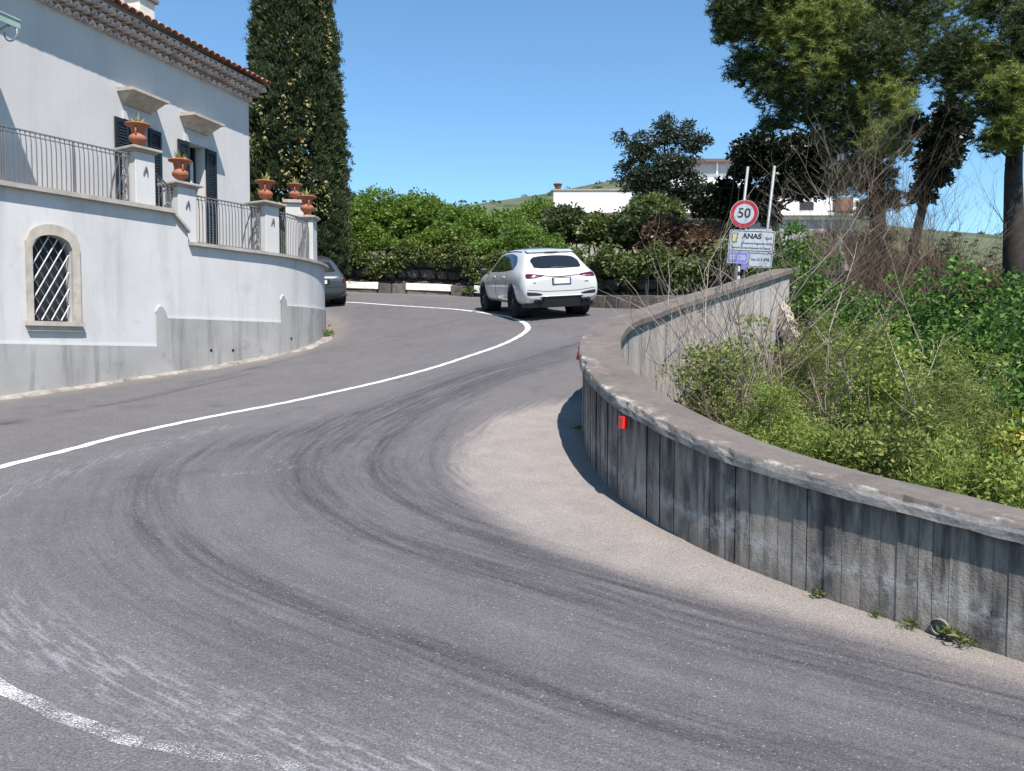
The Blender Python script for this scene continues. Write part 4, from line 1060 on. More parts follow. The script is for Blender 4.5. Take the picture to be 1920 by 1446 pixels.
# ------------------------------------------------------------------ cypress behind the villa
cyd = 27.0; cb = at(556, 470, cyd); cb.z = gz(-8, 26) - .2
cy = empty('cypress_tree', cb, 'tall dense cypress tree rising behind the villa', 'tree')
ctop = 19.5
def cyr(z):
    h = (z - cb.z) / (ctop - cb.z); return 1.66 * (np.clip(h / .10, .0, 1) ** .5) * np.clip(1 - np.clip((h - .22) / .80, 0, 1) ** 1.7, 0.02, 1)
mb = MB(); mb.tube([cb, cb + Vector((0, 0, 6)), Vector((cb.x, cb.y, ctop - 1))], [.26, .17, .03], 8); mb.build('trunk', M['bark'], cy, True)
n = 2700; z = cb.z + .5 + (ctop - cb.z - .6) * rng.uniform(0, 1, n) ** 1.15; a = rng.uniform(0, 2 * math.pi, n)
lump = 1 + .05 * np.sin(a * 5 + z * 1.7) + .06 * np.sin(a * 9 - z * 3.1)
R = cyr(z) * lump * rng.uniform(.9, 1.0, n)
Cc = np.stack([cb.x + R * np.cos(a), cb.y + R * np.sin(a), z], 1)
VF = [clumps(Cc, rng.uniform(.14, .27, n), 95, .085, .030, up=.9, out=.8, droop=-.05, jit=.4, flat=1.1)]
n2 = 42000; z = cb.z + .4 + (ctop - cb.z - .6) * rng.uniform(0, 1, n2); a = rng.uniform(0, 6.283, n2); R = cyr(z) * rng.uniform(.6, .96, n2)
A = np.stack([np.cos(a), np.sin(a), np.full(n2, .8)], 1) + unit(n2) * .6
VF.append(leaves(np.stack([cb.x + R * np.cos(a), cb.y + R * np.sin(a), z], 1), A, .26, .12))
leafobj('crown', VF, M['cypress'], cy)
VF = []                                      # climber strands on the sunny face
for k in range(11):
    a = rng.uniform(-2.6, -.4); z0 = rng.uniform(5.5, 13); L = rng.uniform(.8, 3.2); m = int(L * 26)
    zz = z0 - rng.uniform(0, L, m); aa = a + .12 * np.sin(zz * 2.2 + k) + rng.normal(0, .05, m); RR = cyr(zz) * 1.07
    P = np.stack([cb.x + RR * np.cos(aa), cb.y + RR * np.sin(aa), zz], 1)
    VF.append(leaves(P, np.stack([np.cos(aa), np.sin(aa), -.5 + 0 * aa], 1) + unit(m) * .6, rng.uniform(.07, .16, m), rng.uniform(.06, .12, m)))
tag(leafobj('climber', VF, M['cypress_vine'], cy), kind='stuff')

# ------------------------------------------------------------------ bushes above the rubble wall
def bank(x, y): return float(terrain(x, y))
def bush(px, ty, d, rx_, mat, name, label, cat, group, k=58, L=.13, W=.065, nclump=260, cr=.34, by=522, squash=1.0, extra=None):
    T_ = at(px, ty, d); zb_ = min(bank(T_.x, T_.y), T_.z - 1.0); rr_ = rx_ * d / FPX
    c = (T_.x, T_.y, (T_.z + at(px, by, d).z) / 2); Rz = (T_.z - at(px, by, d).z) / 2
    B = empty(name, (T_.x, T_.y, zb_), label, cat, group)
    mb = MB(); r_ = random.Random(int(px)); tips = []
    for q in range(6):
        a = q * 1.05 + r_.uniform(-.3, .3); tip = (c[0] + rr_ * .6 * math.cos(a), c[1] + rr_ * .6 * math.sin(a), c[2] + Rz * r_.uniform(.0, .7))
        limb(mb, (T_.x + .1 * math.cos(a), T_.y + .1 * math.sin(a), zb_ - .1), tip, .07, .015, .2, 5, 5, q)
    mb.build('trunk', M['bark'], B)
    # several sub-domes give the uneven outline
    Cs = []
    nd = 9
    for q in range(nd):
        a = q * 2.4; rad = .62 * math.sqrt(q / nd)
        cc = np.array([c[0] + rr_ * rad * math.cos(a), c[1] + rr_ * rad * math.sin(a), c[2] + Rz * (.25 - .55 * rad * rad) + r_.uniform(-.12, .15) * Rz])
        Cs.append(ellipsoid(nclump // nd, cc, (rr_ * .52, rr_ * .52, Rz * .62 * squash), .6, 1.02, -.75))
    Cs = np.concatenate(Cs)
    VF = [clumps(Cs, rng.uniform(.6, 1.1, len(Cs)) * cr, k, L, W, up=.15, droop=.2, jit=.7)]
    leafobj('crown', VF, mat, B)
    return B
G = 'bushes above the rubble wall'
bush(690, 356, 31.9, 92, M['bush'], 'bush', 'tallest bright green rounded bush, next to the cypress', 'bush', G, nclump=520)
bush(640, 420, 31.4, 50, M['bush'], 'bush', 'small bright green bush at the foot of the cypress', 'bush', G, nclump=200, by=500)
bush(788, 366, 31.8, 82, M['bush'], 'bush', 'broad bright green bush second from the cypress', 'bush', G, nclump=480)
bush(872, 386, 31.5, 72, M['bush'], 'bush', 'rounded green bush in the middle of the row behind the white car', 'bush', G, nclump=400)
bush(950, 396, 31.6, 64, M['bush'], 'bush', 'lower green bush directly above the left side of the white car', 'bush', G, nclump=280)
bush(1012, 373, 32.5, 52, M['bush'], 'bush', 'light green bush just left of the white terrace house', 'bush', G, nclump=280)
bush(1060, 388, 31.0, 48, M['bush_dark'], 'shrub', 'dark leafy shrub with dry tips below the white terrace wall', 'shrub', None, nclump=260, L=.17, W=.09, by=490)
bush(985, 425, 30.8, 42, M['bush_dark'], 'shrub', 'dark tangled shrub with dry stalks behind the roof of the white car', 'shrub', None, nclump=200, L=.17, W=.08, by=500)
bush(1130, 405, 29.5, 46, M['ivy'], 'shrub', 'olive shrub to the right above the white car', 'shrub', None, nclump=240, L=.16, W=.10, by=500)
bush(1190, 395, 28.5, 48, M['bush_dark'], 'shrub', 'dark green shrub under the grey-green tree', 'shrub', None, nclump=260, L=.16, W=.09, by=500)
bush(1255, 410, 27.5, 55, M['bracken'], 'dead_bracken', 'rust brown dead bracken left of the speed sign', 'bracken', None, nclump=260, L=.2, W=.05, by=525)
bush(1330, 418, 26.5, 58, M['bracken'], 'dead_bracken', 'rust brown dead bracken behind the speed sign', 'bracken', None, nclump=300, L=.2, W=.05, by=540)
bush(1225, 375, 29.5, 45, M['ivy'], 'shrub', 'yellowish green shrub above the dead bracken', 'shrub', None, nclump=200, L=.16, W=.10, by=440)
# ivy spilling over the rubble wall
iv = empty('ivy', (SQ[60, 0], SQ[60, 1], gz(*SQ[60]) + 1), 'olive green ivy spilling over the top of the rubble wall', 'ivy')
m = 1500; ssq = rng.uniform(4, SS[-1] - 1.0, m); x = np.interp(ssq, SS, SR[:, 0]); y = np.interp(ssq, SS, SR[:, 1])
toph = 1.45 + .35 * np.sin(ssq * .9 + .5) * np.sin(ssq * 2.3) + rng.normal(0, .12, m)
hang = .55 + .45 * np.sin(ssq * 1.3) * np.sin(ssq * .47 + 1) + .15 * np.sin(ssq * 4.1)
zz = groad(x, y) + toph - rng.uniform(0, 1, m) * (.3 + .5 * np.clip(hang, .05, 1.2)); n_ = normals2(SR); nx = np.interp(ssq, SS, n_[:, 0]); ny = np.interp(ssq, SS, n_[:, 1])
ofs = .32 + rng.uniform(-.1, .18, m)
leafobj('leaf_mass', [clumps(np.stack([x + nx * ofs, y + ny * ofs, zz], 1), .2, 22, .12, .08, up=-.1, droop=.3)], M['ivy'], iv)
m = 900; ssq = rng.uniform(4, 19, m); x = np.interp(ssq, SS, SR[:, 0]); y = np.interp(ssq, SS, SR[:, 1]); nx = np.interp(ssq, SS, n_[:, 0]); ny = np.interp(ssq, SS, n_[:, 1]); ofs = rng.uniform(-.7, .25, m)
zz = groad(x, y) + 1.5 + rng.uniform(0, 1, m) * (.7 + .4 * np.sin(ssq * 1.9))
leafobj('young_leaf_mass', [clumps(np.stack([x + nx * ofs, y + ny * ofs, zz], 1), .24, 26, .12, .07, up=.1, droop=.2)], M['bush'], iv)

# ------------------------------------------------------------------ grey-green tree in front of the white house
def px_tree(name, label, trunk, blobs, mat, tw0, kind='leaf', k=40, L=.14, W=.06, cr=.28, dens=1.0, limbs=True, cat='tree', bare=0, trunkmat='bark', mat2=None, group=None):
    """trunk: list of (px, py, distance); blobs: (px, py, radius px, distance, fill)"""
    pts = [at(*q) for q in trunk]; B = empty(name, pts[0], label, cat, group)
    mb = MB(); mb.tube(pts, [tw0 * (1 - .75 * i / (len(pts) - 1)) for i in range(len(pts))], 10); mb.build('trunk', M[trunkmat], B, True)
    br = MB(); VF = []; VF2 = []
    for bi, (bx, by_, rp, d, fill) in enumerate(blobs):
        c = at(bx, by_, d); R_ = rp * d / FPX
        if limbs:
            best = min(pts, key=lambda p: (p - c).length + max(0, p.z - c.z) * 1.2)
            tip = limb(br, best, c, max(.03, R_ * .07), .02, .18, 5, 6, bi)
            for q in range(7):
                e_ = np.array(c) + unit(1)[0] * R_ * .85; limb(br, tip[-2], e_, .022, .006, .2, 4, 4, bi * 9 + q)
        nc = int(fill * dens * 26 * max(1, (R_ / cr)) ** 1.75)
        Cs = ellipsoid(nc, c, (R_, R_, R_ * .78), .35, 1.03, -.95)
        Cs[:, 2] -= .1 * R_
        (VF2 if (mat2 is not None and bi in (2, 5, 6, 10, 12, 13)) else VF).append((Cs, R_))  # chosen blobs get the painted sunlit needle colour
    if limbs: br.build('branches', M[trunkmat], B)
    for lst, mt in ((VF, mat), (VF2, mat2)):
        if not lst: continue
        out = []
        for Cs, R_ in lst:
            n = len(Cs)
            if kind == 'leaf': out.append(clumps(Cs, rng.uniform(.6, 1.15, n) * cr, k, L, W, up=.1, jit=.8))
            else:
                D = unit(n * k); D[:, 2] = D[:, 2] * .7 + .35
                ax = np.repeat(unit(n) * np.array([1, 1, .5]) + np.array([0, 0, .35]), k, 0) * rng.uniform(-.5, .5, (n * k, 1)) * cr * 1.5
                out.append(needles(np.repeat(Cs, k, 0) + ax, D, L * rng.uniform(.7, 1.2, n * k), W))
        leafobj('crown', out, mt, B, kind != 'leaf')
    return B
px_tree('tree', 'loose grey-green tree standing before the white house', [(1262,430,33),(1258,380,33),(1250,320,33),(1245,270,33)],
    [(1250,255,34,33,.6),(1200,275,34,33,.55),(1295,270,32,33,.5),(1225,310,48,33,.7),(1275,318,44,33,.65),(1185,345,34,33,.5),(1240,365,50,33,.7),(1300,360,38,33,.6),(1165,262,14,33,.4),(1320,262,14,33,.35),(1240,232,16,33,.45),(1290,238,14,33,.4),(1170,318,18,33,.4)], M['oak'], .14, k=30, L=.15, W=.06, cr=.26, dens=.62)
px_tree('dark_tree', 'dark shaded tree right of the grey-green tree, behind the sign posts', [(1460,470,30),(1450,400,30),(1440,330,30)],
    [(1415,285,40,30,.9),(1470,290,48,30,.9),(1520,285,44,30,.9),(1405,320,30,30,.8),(1360,365,34,31,.6),(1410,375,36,31,.6),(1330,385,36,31,.7),(1380,405,34,31,.8),(1470,340,40,30,.8),(1540,330,34,30,.7),(1440,400,30,31,.5),(1505,350,34,31,.6),(1560,350,32,31,.5),(1600,330,30,31,.5)], M['darkivy'], .16, k=34, L=.18, W=.10, cr=.28, dens=.8)

# ------------------------------------------------------------------ pines
PA = [(1400,30,62,24,1),(1365,60,30,24,.8),(1470,55,80,24,1),(1405,120,48,24.5,.9),(1460,150,62,24,1),(1550,40,80,23.5,1),(1540,120,78,23.5,1),(1500,205,48,24,.9),(1565,200,62,23.5,1),(1630,90,82,23,1),(1645,190,66,23,1),(1590,262,52,23.5,1),(1660,265,52,22.5,1),(1690,230,44,22.5,.8),(1710,60,58,23.5,.8),(1700,140,50,23.5,.7),(1445,230,30,24.5,.6),(1360,15,36,24,.9),(1690,-10,90,24,1),(1560,-20,90,24,1),(1440,-15,80,24,1),(1635,330,46,23.5,1),(1595,325,40,23.5,1),(1668,372,32,23,.9),(1630,390,30,23,.8)]
px_tree('pine_tree', 'large spreading pine tree above the speed sign', [(1655,600,24.5),(1650,480,24.5),(1640,330,24.5),(1620,180,24.5),(1600,40,24.5),(1590,-80,24.5)], PA, M['pine'], .30, 'needle', 42, .17, .021, .21, .78, mat2=M['pine_sunlit'])
PC = [(1790,85,62,19,1),(1755,120,36,19,.9),(1835,120,54,19,1),(1800,150,48,19,.9),(1860,190,50,18.5,.9),(1900,160,52,18,1),(1905,235,56,18,1),(1875,260,40,18.5,.8),(1900,95,50,18.5,.9),(1880,15,60,19.5,.8),(1820,-5,50,20,.6),(1940,40,60,18.5,1),(1945,200,60,18,1)]
px_tree('pine_tree', 'dark trunked pine tree at the right edge of the view', [(1906,620,19),(1902,480,19),(1900,330,19),(1908,150,19),(1915,-60,19)], PC, M['pine'], .30, 'needle', 42, .15, .018, .19, .75, mat2=M['pine_sunlit'])
px_tree('ivy_clad_trunk', 'leaning dead trunk smothered in dark ivy between the two pines', [(1700,560,22),(1715,450,22),(1745,330,22),(1775,240,22),(1790,150,22)],
    [(1772,255,38,22,1),(1760,300,34,22,1),(1748,335,26,22,.9),(1785,215,34,22,.9),(1730,370,20,22,.6),(1720,240,22,22,.5)], M['darkivy'], .16, k=34, L=.13, W=.09, cr=.22, dens=.9, limbs=False)

# ------------------------------------------------------------------ leafless shrubs and saplings
def bare(name, label, base, h, seed, mat, spread=.5, nst=7, depth=3, lean=(0, 0), r0=.016, group=None, cat='shrub', kids=4):
    rg = random.Random(seed); B = empty(name, base, label, cat, group); mb = MB()
    def grow(p, d, L, r_, lv):
        pts = [p]; q = p.copy(); dd_ = d.copy(); seg = 5 if lv < 2 else 3
        for i in range(seg):
            dd_ = (dd_ + Vector((rg.gauss(0, .10), rg.gauss(0, .10), rg.gauss(.04, .06)))).normalized(); q = q + dd_ * L / seg; pts.append(q.copy())
        mb.tube(pts, [r_ * (1 - .72 * i / seg) for i in range(seg + 1)], 4 if lv < 2 else 3, False)
        if lv < depth:
            for k in range(kids if lv else kids + 2):
                i = rg.randint(1, seg); a = rg.uniform(0, 6.283); sd = Vector((math.cos(a), math.sin(a), rg.uniform(-.1, .6)))
                grow(pts[i].copy(), (dd_ * .75 + sd * rg.uniform(.45, .95)).normalized(), L * rg.uniform(.32, .58), r_ * .5, lv + 1)
    for k in range(nst):
        a = rg.uniform(0, 6.283); sp = rg.uniform(.05, spread)
        grow(Vector(base) + Vector((rg.uniform(-.12, .12), rg.uniform(-.12, .12), -.1)), Vector((math.cos(a) * sp + lean[0], math.sin(a) * sp + lean[1], 1)).normalized(), h * rg.uniform(.6, 1), r0 * rg.uniform(.6, 1.2), 0)
    mb.build('stems', mat, B); return B
def vg(px, d):
    X = (px - 960) / FPX * d; return Vector((X, d, bank(X, d)))
G = 'leafless saplings behind the parapet'
for i, (px, d, hy, lab, mt, ns) in enumerate((
    (1235, 12.2, 540, 'leafless sapling nearest the tip of the parapet', 'twig', 4), (1275, 11.2, 500, 'thin bare stems against the outer face of the parapet, left of the sign', 'twig', 5),
    (1300, 13.0, 450, 'tall bare saplings in front of the pale parapet face', 'twig', 8), (1372, 13.6, 470, 'bare saplings just left of the white sign panel', 'twig', 8),
    (1425, 11.5, 540, 'bare stems below the sign panel', 'twig', 8), (1490, 9.0, 600, 'dark leafless stems leaning over the parapet in the middle', 'twig_dark', 5), (1560, 9.6, 560, 'grey leafless stems right of the pale broken masonry', 'twig', 5), (1360, 9.2, 640, 'low bare twigs close behind the parapet', 'twig_dark', 5),
    (1405, 8.3, 610, 'dark bare stems rising from the feathery clump beside the parapet', 'twig_dark', 5), (1530, 8.2, 640, 'slender dark stems above the low clump over the parapet', 'twig_dark', 4), (1455, 10.4, 500, 'pale tall stems in front of the pale broken masonry', 'twig', 4), (1640, 8.6, 600, 'thin grey stems standing in the broad feathery clump', 'twig', 3), (1270, 9.8, 600, 'crowded bare twigs just behind the tip of the parapet', 'twig', 6))):
    b = vg(px, d); h = at(px, hy, d).z - b.z
    bare('bare_sapling', lab, b, h, 40 + i, M[mt], .22, ns, 2, (.34 if px < 1290 else .05, 0), group=G, r0=.016, kids=3)
G = 'dead brown thickets by the pines'
for i, (px, d, hy, lab) in enumerate(((1540, 20, 330, 'pale dead thicket left of the pine trunk'), (1620, 19.5, 350, 'brown dead thicket before the pine trunk'), (1690, 19, 370, 'dense brown dead thicket right of the pine trunk'), (1770, 19, 380, 'fine grey dead branches spreading towards the right pine'), (1580, 17.5, 420, 'tangled brown dead stems low behind the sign'), (1720, 17, 440, 'tangled brown dead stems above the brambles'))):
    X = (px - 960) / FPX * d; b = Vector((X, d, bank(X, d))); h = at(px, hy, d).z - b.z
    bare('dead_thicket', lab, b, h, 70 + i, M['twig_brown' if i != 0 else 'twig'], .5, 17 if i != 3 else 9, 3, group=G, r0=.013, kids=4)

# ------------------------------------------------------------------ slope behind the parapet
def mound(name, label, px, d, top_y, rpx, mat, cat, group=None, kind='leaf', k=26, L=.12, W=.07, n=220, cr=.22, flat=1.0, stems=True, depthk=1.0):
    t_ = at(px, top_y, d); zb_ = bank(t_.x, t_.y); R_ = rpx * d / FPX; H = max(.5, t_.z - zb_)
    B = empty(name, (t_.x, t_.y, zb_), label, cat, group)
    c = np.array((t_.x, t_.y, zb_ + H * .35)); Cs = ellipsoid(n, c, (R_, R_ * depthk, H * .62), .45, 1.03, -.5)
    Cs += rng.normal(0, .09, Cs.shape)
    if kind == 'leaf': leafobj('foliage', [clumps(Cs, rng.uniform(.6, 1.2, len(Cs)) * cr, k, L, W, up=.35, jit=.8, droop=.2)], mat, B)
    else:
        m = len(Cs); D = unit(m * k); D[:, 2] = np.abs(D[:, 2]) + .25
        P = np.repeat(Cs, k, 0) + unit(m * k) * cr * rng.uniform(0, 1, (m * k, 1)); leafobj('foliage', [leaves(P, D, L * rng.uniform(.6, 1.2, m * k), W, .25)], mat, B)
    if stems:
        mb = MB(); rg = random.Random(int(px + d * 10))
        for q in range(7):
            e_ = c + unit(1)[0] * np.array((R_, R_ * depthk, H * .5)) * .9; e_[2] = max(e_[2], zb_ + .3); limb(mb, (t_.x + rg.uniform(-.3, .3), t_.y + rg.uniform(-.3, .3), zb_ - .05), e_, .014, .004, .25, 4, 5, q)
        mb.build('stems', M['twig_dark'], B)
    return B
G = 'feathery green clumps behind the parapet'
for px, d, ty, r_, lab in ((1330, 9.6, 690, 80, 'feathery green clump nearest the tip of the parapet'), (1420, 11.5, 640, 90, 'feathery green clump below the pale parapet face'), (1440, 8.2, 735, 95, 'feathery green clump in the middle of the parapet, full of bare stems'), (1545, 10.5, 640, 110, 'tall feathery green clump right of the pale broken masonry'),
    (1560, 7.4, 790, 100, 'low feathery green clump just over the parapet'), (1660, 9.0, 640, 120, 'broad feathery green clump in the middle of the slope'), (1690, 7.0, 800, 110, 'yellowish feathery clump over the right part of the parapet'), (1790, 8.0, 700, 120, 'feathery green clump left of the bramble leaves'), (1800, 6.4, 850, 100, 'low feathery clump by the right stretch of the parapet'), (1900, 6.1, 880, 90, 'feathery clump at the right edge above the parapet')):
    lf = int(px) % 3 == 1
    mound('feathery_clump', lab, px, d, ty - 28 + rng.uniform(-35, 25), r_ * rng.uniform(.75, 1.1), M['fennel' if (px * 7) % 4 else 'fennel_light'], 'plant', G, 'leaf' if lf else 'blade', 60 if lf else 100, .06 if lf else .095 * rng.uniform(.8, 1.3), .03 if lf else .011, int(170 + r_ * 1.5), rng.uniform(.14, .26))
G = 'dry brown scrub below the pines'
for px, d, ty, r_, lab in ((1640, 22, 430, 80, 'dry brown scrub at the foot of the pine trunk'), (1745, 21, 455, 80, 'dry brown scrub between the two pines'), (1560, 24, 440, 60, 'dry brown scrub below the white house wing'), (1840, 23, 478, 70, 'dry scrub beside the dark trunk at the right')):
    mound('dry_scrub', lab, px, d, ty, r_, M['bracken'], 'scrub', G, 'blade', 60, .26, .02, 260, .28)
G = 'brambles on the slope'
for px, d, ty, r_, lab in ((1480, 19.0, 415, 60, 'leafy green bramble right beside the sign panel'), (1530, 17.0, 490, 70, 'bramble below the sign, against the dead thicket'), (1600, 15.5, 530, 85, 'dark bramble behind the pale broken masonry'), (1720, 14.5, 515, 110, 'bramble under the dead brown thicket'), (1830, 13.0, 495, 130, 'large glossy bramble below the right pine'), (1900, 11.0, 530, 120, 'glossy bramble at the right edge of the view'), (1760, 11.0, 585, 115, 'bramble in the middle of the slope on the right'), (1880, 9.0, 690, 100, 'dark green bramble low at the right edge')):
    mound('bramble', lab, px, d, ty, r_, M['bramble'], 'bramble', G, 'leaf', 34, .085 * rng.uniform(.8, 1.25), .06, int(150 + r_ * 1.7), rng.uniform(.17, .27))
for px, d, ty, r_, lab, mt in ((1640, 12.5, 590, 60, 'pale green weeds between the brambles in the middle of the slope', 'fennel_light'), (1735, 9.6, 650, 55, 'bright yellow-green weeds below the brambles', 'fennel_light'), (1850, 10.2, 640, 50, 'light green weeds before the glossy bramble', 'fennel_light'), (1700, 16.5, 520, 60, 'dry brown weeds at the top of the brambles', 'bracken'), (1500, 13.0, 610, 50, 'dry brown weeds beside the pale broken masonry', 'bracken')):
    mound('weed_patch', lab, px, d, ty, r_, M[mt], 'weeds', 'weed patches on the slope', 'blade', 70, .13, .016, 190, .2)
mound('yellow_shrub', 'yellow-green leafy shrub at the right edge above the parapet', 1905, 7.6, 770, 60, M['yellowleaf'], 'shrub', None, 'leaf', 22, .06, .045, 120, .14)
for px, d, ty, lab in ((1420, 8.8, 775, 'yellow leaved sprig among the bare stems'), (1300, 9.8, 710, 'yellow leaved sprig near the tip of the parapet')):
    mound('yellow_sprig', lab, px, d, ty, 30, M['yellowleaf'], 'plant', 'yellow sprigs behind the parapet', 'leaf', 10, .05, .035, 22, .1)
# rough undergrowth over the whole slope (nobody could count it)
n = 90000; X = rng.uniform(1.2, 26, n); Y = rng.uniform(4.5, 32, n); kk = inside(X, Y, VEG) & (polydist(X, Y, WQ[::10])[0] > .15) & (np.abs(X / Y) < .9); X, Y = X[kk], Y[kk]
Z = terrain(X, Y); m = len(X); D = unit(m) * .8; D[:, 2] = np.abs(D[:, 2]) + .8
tag(leafobj('undergrowth', [leaves(np.stack([X, Y, Z - .03], 1), D, rng.uniform(.12, .5, m), rng.uniform(.02, .06, m), .25)], M['grassy']), 'rough grass and weeds covering the slope behind the parapet', 'undergrowth', kind='stuff')

# ------------------------------------------------------------------ small weeds at the road edge
def weed(p, s, label, seed, mat='grassy', n=70, flower=False):
    B = empty('weed', p, label, 'weed'); p = np.array(p)
    D = unit(n); D[:, 2] = np.abs(D[:, 2]) + .3
    leafobj('leaves', [leaves(p + rng.normal(0, s * .28, (n, 3)) * np.array([1, 1, .25]) + np.array([0, 0, s * .12]), D, s * rng.uniform(.3, .7, n), s * rng.uniform(.08, .2, n), .3)], M[mat], B)
    if flower: leafobj('petals', [leaves(p + np.array([0, 0, s * 1.0]) + rng.normal(0, s * .12, (24, 3)), unit(24), s * .16, s * .12)], M['flower'], B)
for px, d0, d1, h, sz, lab in ((1800, 4.4, 5.3, .03, .13, 'weed beside the drain pipe at the foot of the parapet'), (1835, 4.4, 5.2, .02, .09, 'small dry weed right of the drain pipe'), (1725, 4.6, 5.6, .02, .08, 'small green weed left of the drain pipe'), (1550, 5, 6.2, .02, .09, 'small weed at the foot of the middle of the parapet'), (1660, 4.8, 5.8, .02, .06, 'tiny weed in the joint of the parapet foot'), (1080, 9.9, 10.8, .05, .12, 'dark weed in the shade at the tip of the parapet')):
    p, n_, _ = on_wall(wall_s(px, d0, d1), h, .05); weed(p, sz, lab, int(px))
q = TP(tpix(604, 600)[0] + .15, .15, 0); weed((q.x, q.y, gz(q.x, q.y) + .06), .24, 'green weed with orange flowers at the rounded corner of the terrace wall', 9, 'bush', 90, True)
q = onroad(882, 556); weed((q[0], q[1] - .1, gz(*q) + .1), .5, 'pale green weed growing from the far kerb', 10, 'grassy', 120)
q = onroad(1160, 571); weed((q[0], q[1], gz(*q) + .1), .45, 'green weed at the kerb right of the white car', 10, 'bush', 120)

# ------------------------------------------------------------------ far hill
hx = np.linspace(-700, 900, 120); hy_ = np.linspace(320, 1000, 50); HX, HY = np.meshgrid(hx, hy_)
def skyline(a):                              # elevation tangent of the ridge by bearing
    return np.interp(a, [-.6, -.25, -.1, .05, .12, .25, .4, .47, .52, .62, .8], [.10, .14, .168, .182, .195, .20, .165, .142, .136, .132, .12])
az = HX / HY; prof_ = sstep(320, 760, HY)
HZ = CZ + skyline(az) * 760 * prof_ + 3.0 * np.sin(HX * .021) * np.cos(HY * .017) * prof_ - 4 * (1 - prof_)
me = fastmesh('hill', np.stack([HX, HY, HZ], 2).reshape(-1, 3), gridfaces(len(hx), len(hy_))); me.materials.append(M['hill']); me.polygons.foreach_set('use_smooth', [True] * len(me.polygons))
tag(link('hill', me), kind='structure')
C = []
for k in range(170):
    d = rng.uniform(560, 770); a = rng.uniform(-.12, .62); C.append((a * d, d, CZ + skyline(a) * 760 * sstep(320, 760, d) + rng.uniform(0, 1.5)))
C = np.array(C); tag(leafobj('hill_trees', [clumps(C, rng.uniform(1.0, 3.2, len(C)), 60, 1.3, .9)], M['bush_dark']), 'scattered dark trees dotted over the far hill', 'trees', kind='stuff')

# ------------------------------------------------------------------ white house on the slope behind
hd_ = 43.0
def H(px, py, d=hd_): return at(px, py, d)
hs = empty('white_house', (8, hd_, terrain(8.0, hd_)), 'white terraced house half hidden behind the trees', 'house')
def hbox(name, x0, x1, y0, y1, d, dep, mat, parent=hs):
    a = at(x0, y1, d); b = at(x1, y0, d); mb = MB(); mb.box(((a.x + b.x) / 2, d + dep / 2, (a.z + b.z) / 2), (b.x - a.x, dep, b.z - a.z)); return mb.build(name, mat, parent)
hbox('lower_wall', 1041, 1600, 412, 520, hd_ + .3, 6, M['slab'])
hbox('white_band', 1039, 1600, 404, 411.7, hd_ + .1, 6, M['housewhite'])
hbox('tile_ledge', 1036, 1335, 399, 403.7, hd_ - .25, 1.2, M['redtrim'])
hbox('terrace_parapet', 1038, 1330, 357.5, 398.7, hd_, .4, M['housewhite'])
hbox('parapet_capping', 1036, 1332, 354.5, 357.2, hd_ - .06, .55, M['slab'])
hbox('upper_wall', 1244, 1400, 326, 362, 47, 6, M['housewhite'])
hbox('shutter_panel', 1250, 1344, 304, 325.7, 46.9, 6, M['housegrey']); hbox('shutter_panel', 1346, 1398, 304, 325.7, 46.9, 6, M['housegrey'])
hbox('pilaster', 1343.4, 1346.6, 303, 326, 46.8, .3, M['housewhite'])
hbox('roof', 1238, 1404, 297.5, 303, 46.5, 7, M['redtrim'])
hbox('wing_wall', 1333, 1612, 372, 398, hd_ + .6, 5, M['housewhite']); hbox('wing_ledge', 1331, 1616, 398.3, 403.7, hd_ - .2, 1, M['housewhite'])
hbox('wing_base', 1336, 1606, 411.9, 490, hd_ + .2, .08, M['housegrey'])
for x0 in (1360, 1430, 1500): hbox('window', x0, x0 + 26, 378, 394, hd_ + .55, .1, M['dark'])
M['brick'] = simple('brown_brick', (.24, .13, .085), .9, var=.25, scale=4); ck = hbox('chimney', 1572, 1600, 370, 396, hd_ - .5, .8, M['brick'])
p = at(1046, 355, hd_ + .2); R = empty('flower_pot', p, 'terracotta pot on the corner of the white terrace house', 'pot')
mb = MB(); mb.lathe([(0, 0), (.13, 0), (.16, .06), (.21, .22), (.24, .24), (.24, .29), (.20, .29), (.18, .22), (0, .2)], p, 18); mb.build('bowl', M['terracotta'], R, True)

# ------------------------------------------------------------------ road signs beside the end of the parapet
SGD = 17.7
yaw = math.radians(24); roll = math.radians(5.5)
en = Vector((-math.sin(yaw), -math.cos(yaw), 0)); ex0 = Vector((math.cos(yaw), -math.sin(yaw), 0)); ez0 = Vector((0, 0, 1))
ex = (ex0 * math.cos(roll) - ez0 * math.sin(roll)); ez = (ez0 * math.cos(roll) + ex0 * math.sin(roll))
SMX = Matrix((ex, ez, en)).transposed()
pc = at(1407, 470, SGD)
def SP(a, b, c=0): return pc + ex * a + ez * b + en * c
def text(name, s, size, a, b, c, mat, parent, fat=0, align='CENTER', sx=1.0):
    cu = bpy.data.curves.new('lettering', 'FONT'); cu.body = s; cu.size = size; cu.align_x = align; cu.align_y = 'CENTER'; cu.extrude = .001; cu.offset = fat; cu.resolution_u = 3
    to = bpy.data.objects.new('lettering', cu); col.objects.link(to); dg = bpy.context.evaluated_depsgraph_get(); me = bpy.data.meshes.new_from_object(to.evaluated_get(dg)); bpy.data.objects.remove(to); bpy.data.curves.remove(cu)
    o_ = SP(a, b, c)
    for v in me.vertices: v.co = o_ + ex * (v.co.x * sx) + ez * v.co.y + en * v.co.z
    me.name = name; me.materials.clear(); me.materials.append(mat)
    return tag(link(name, me, None, parent), kind='stuff' if len(s) > 4 else None)
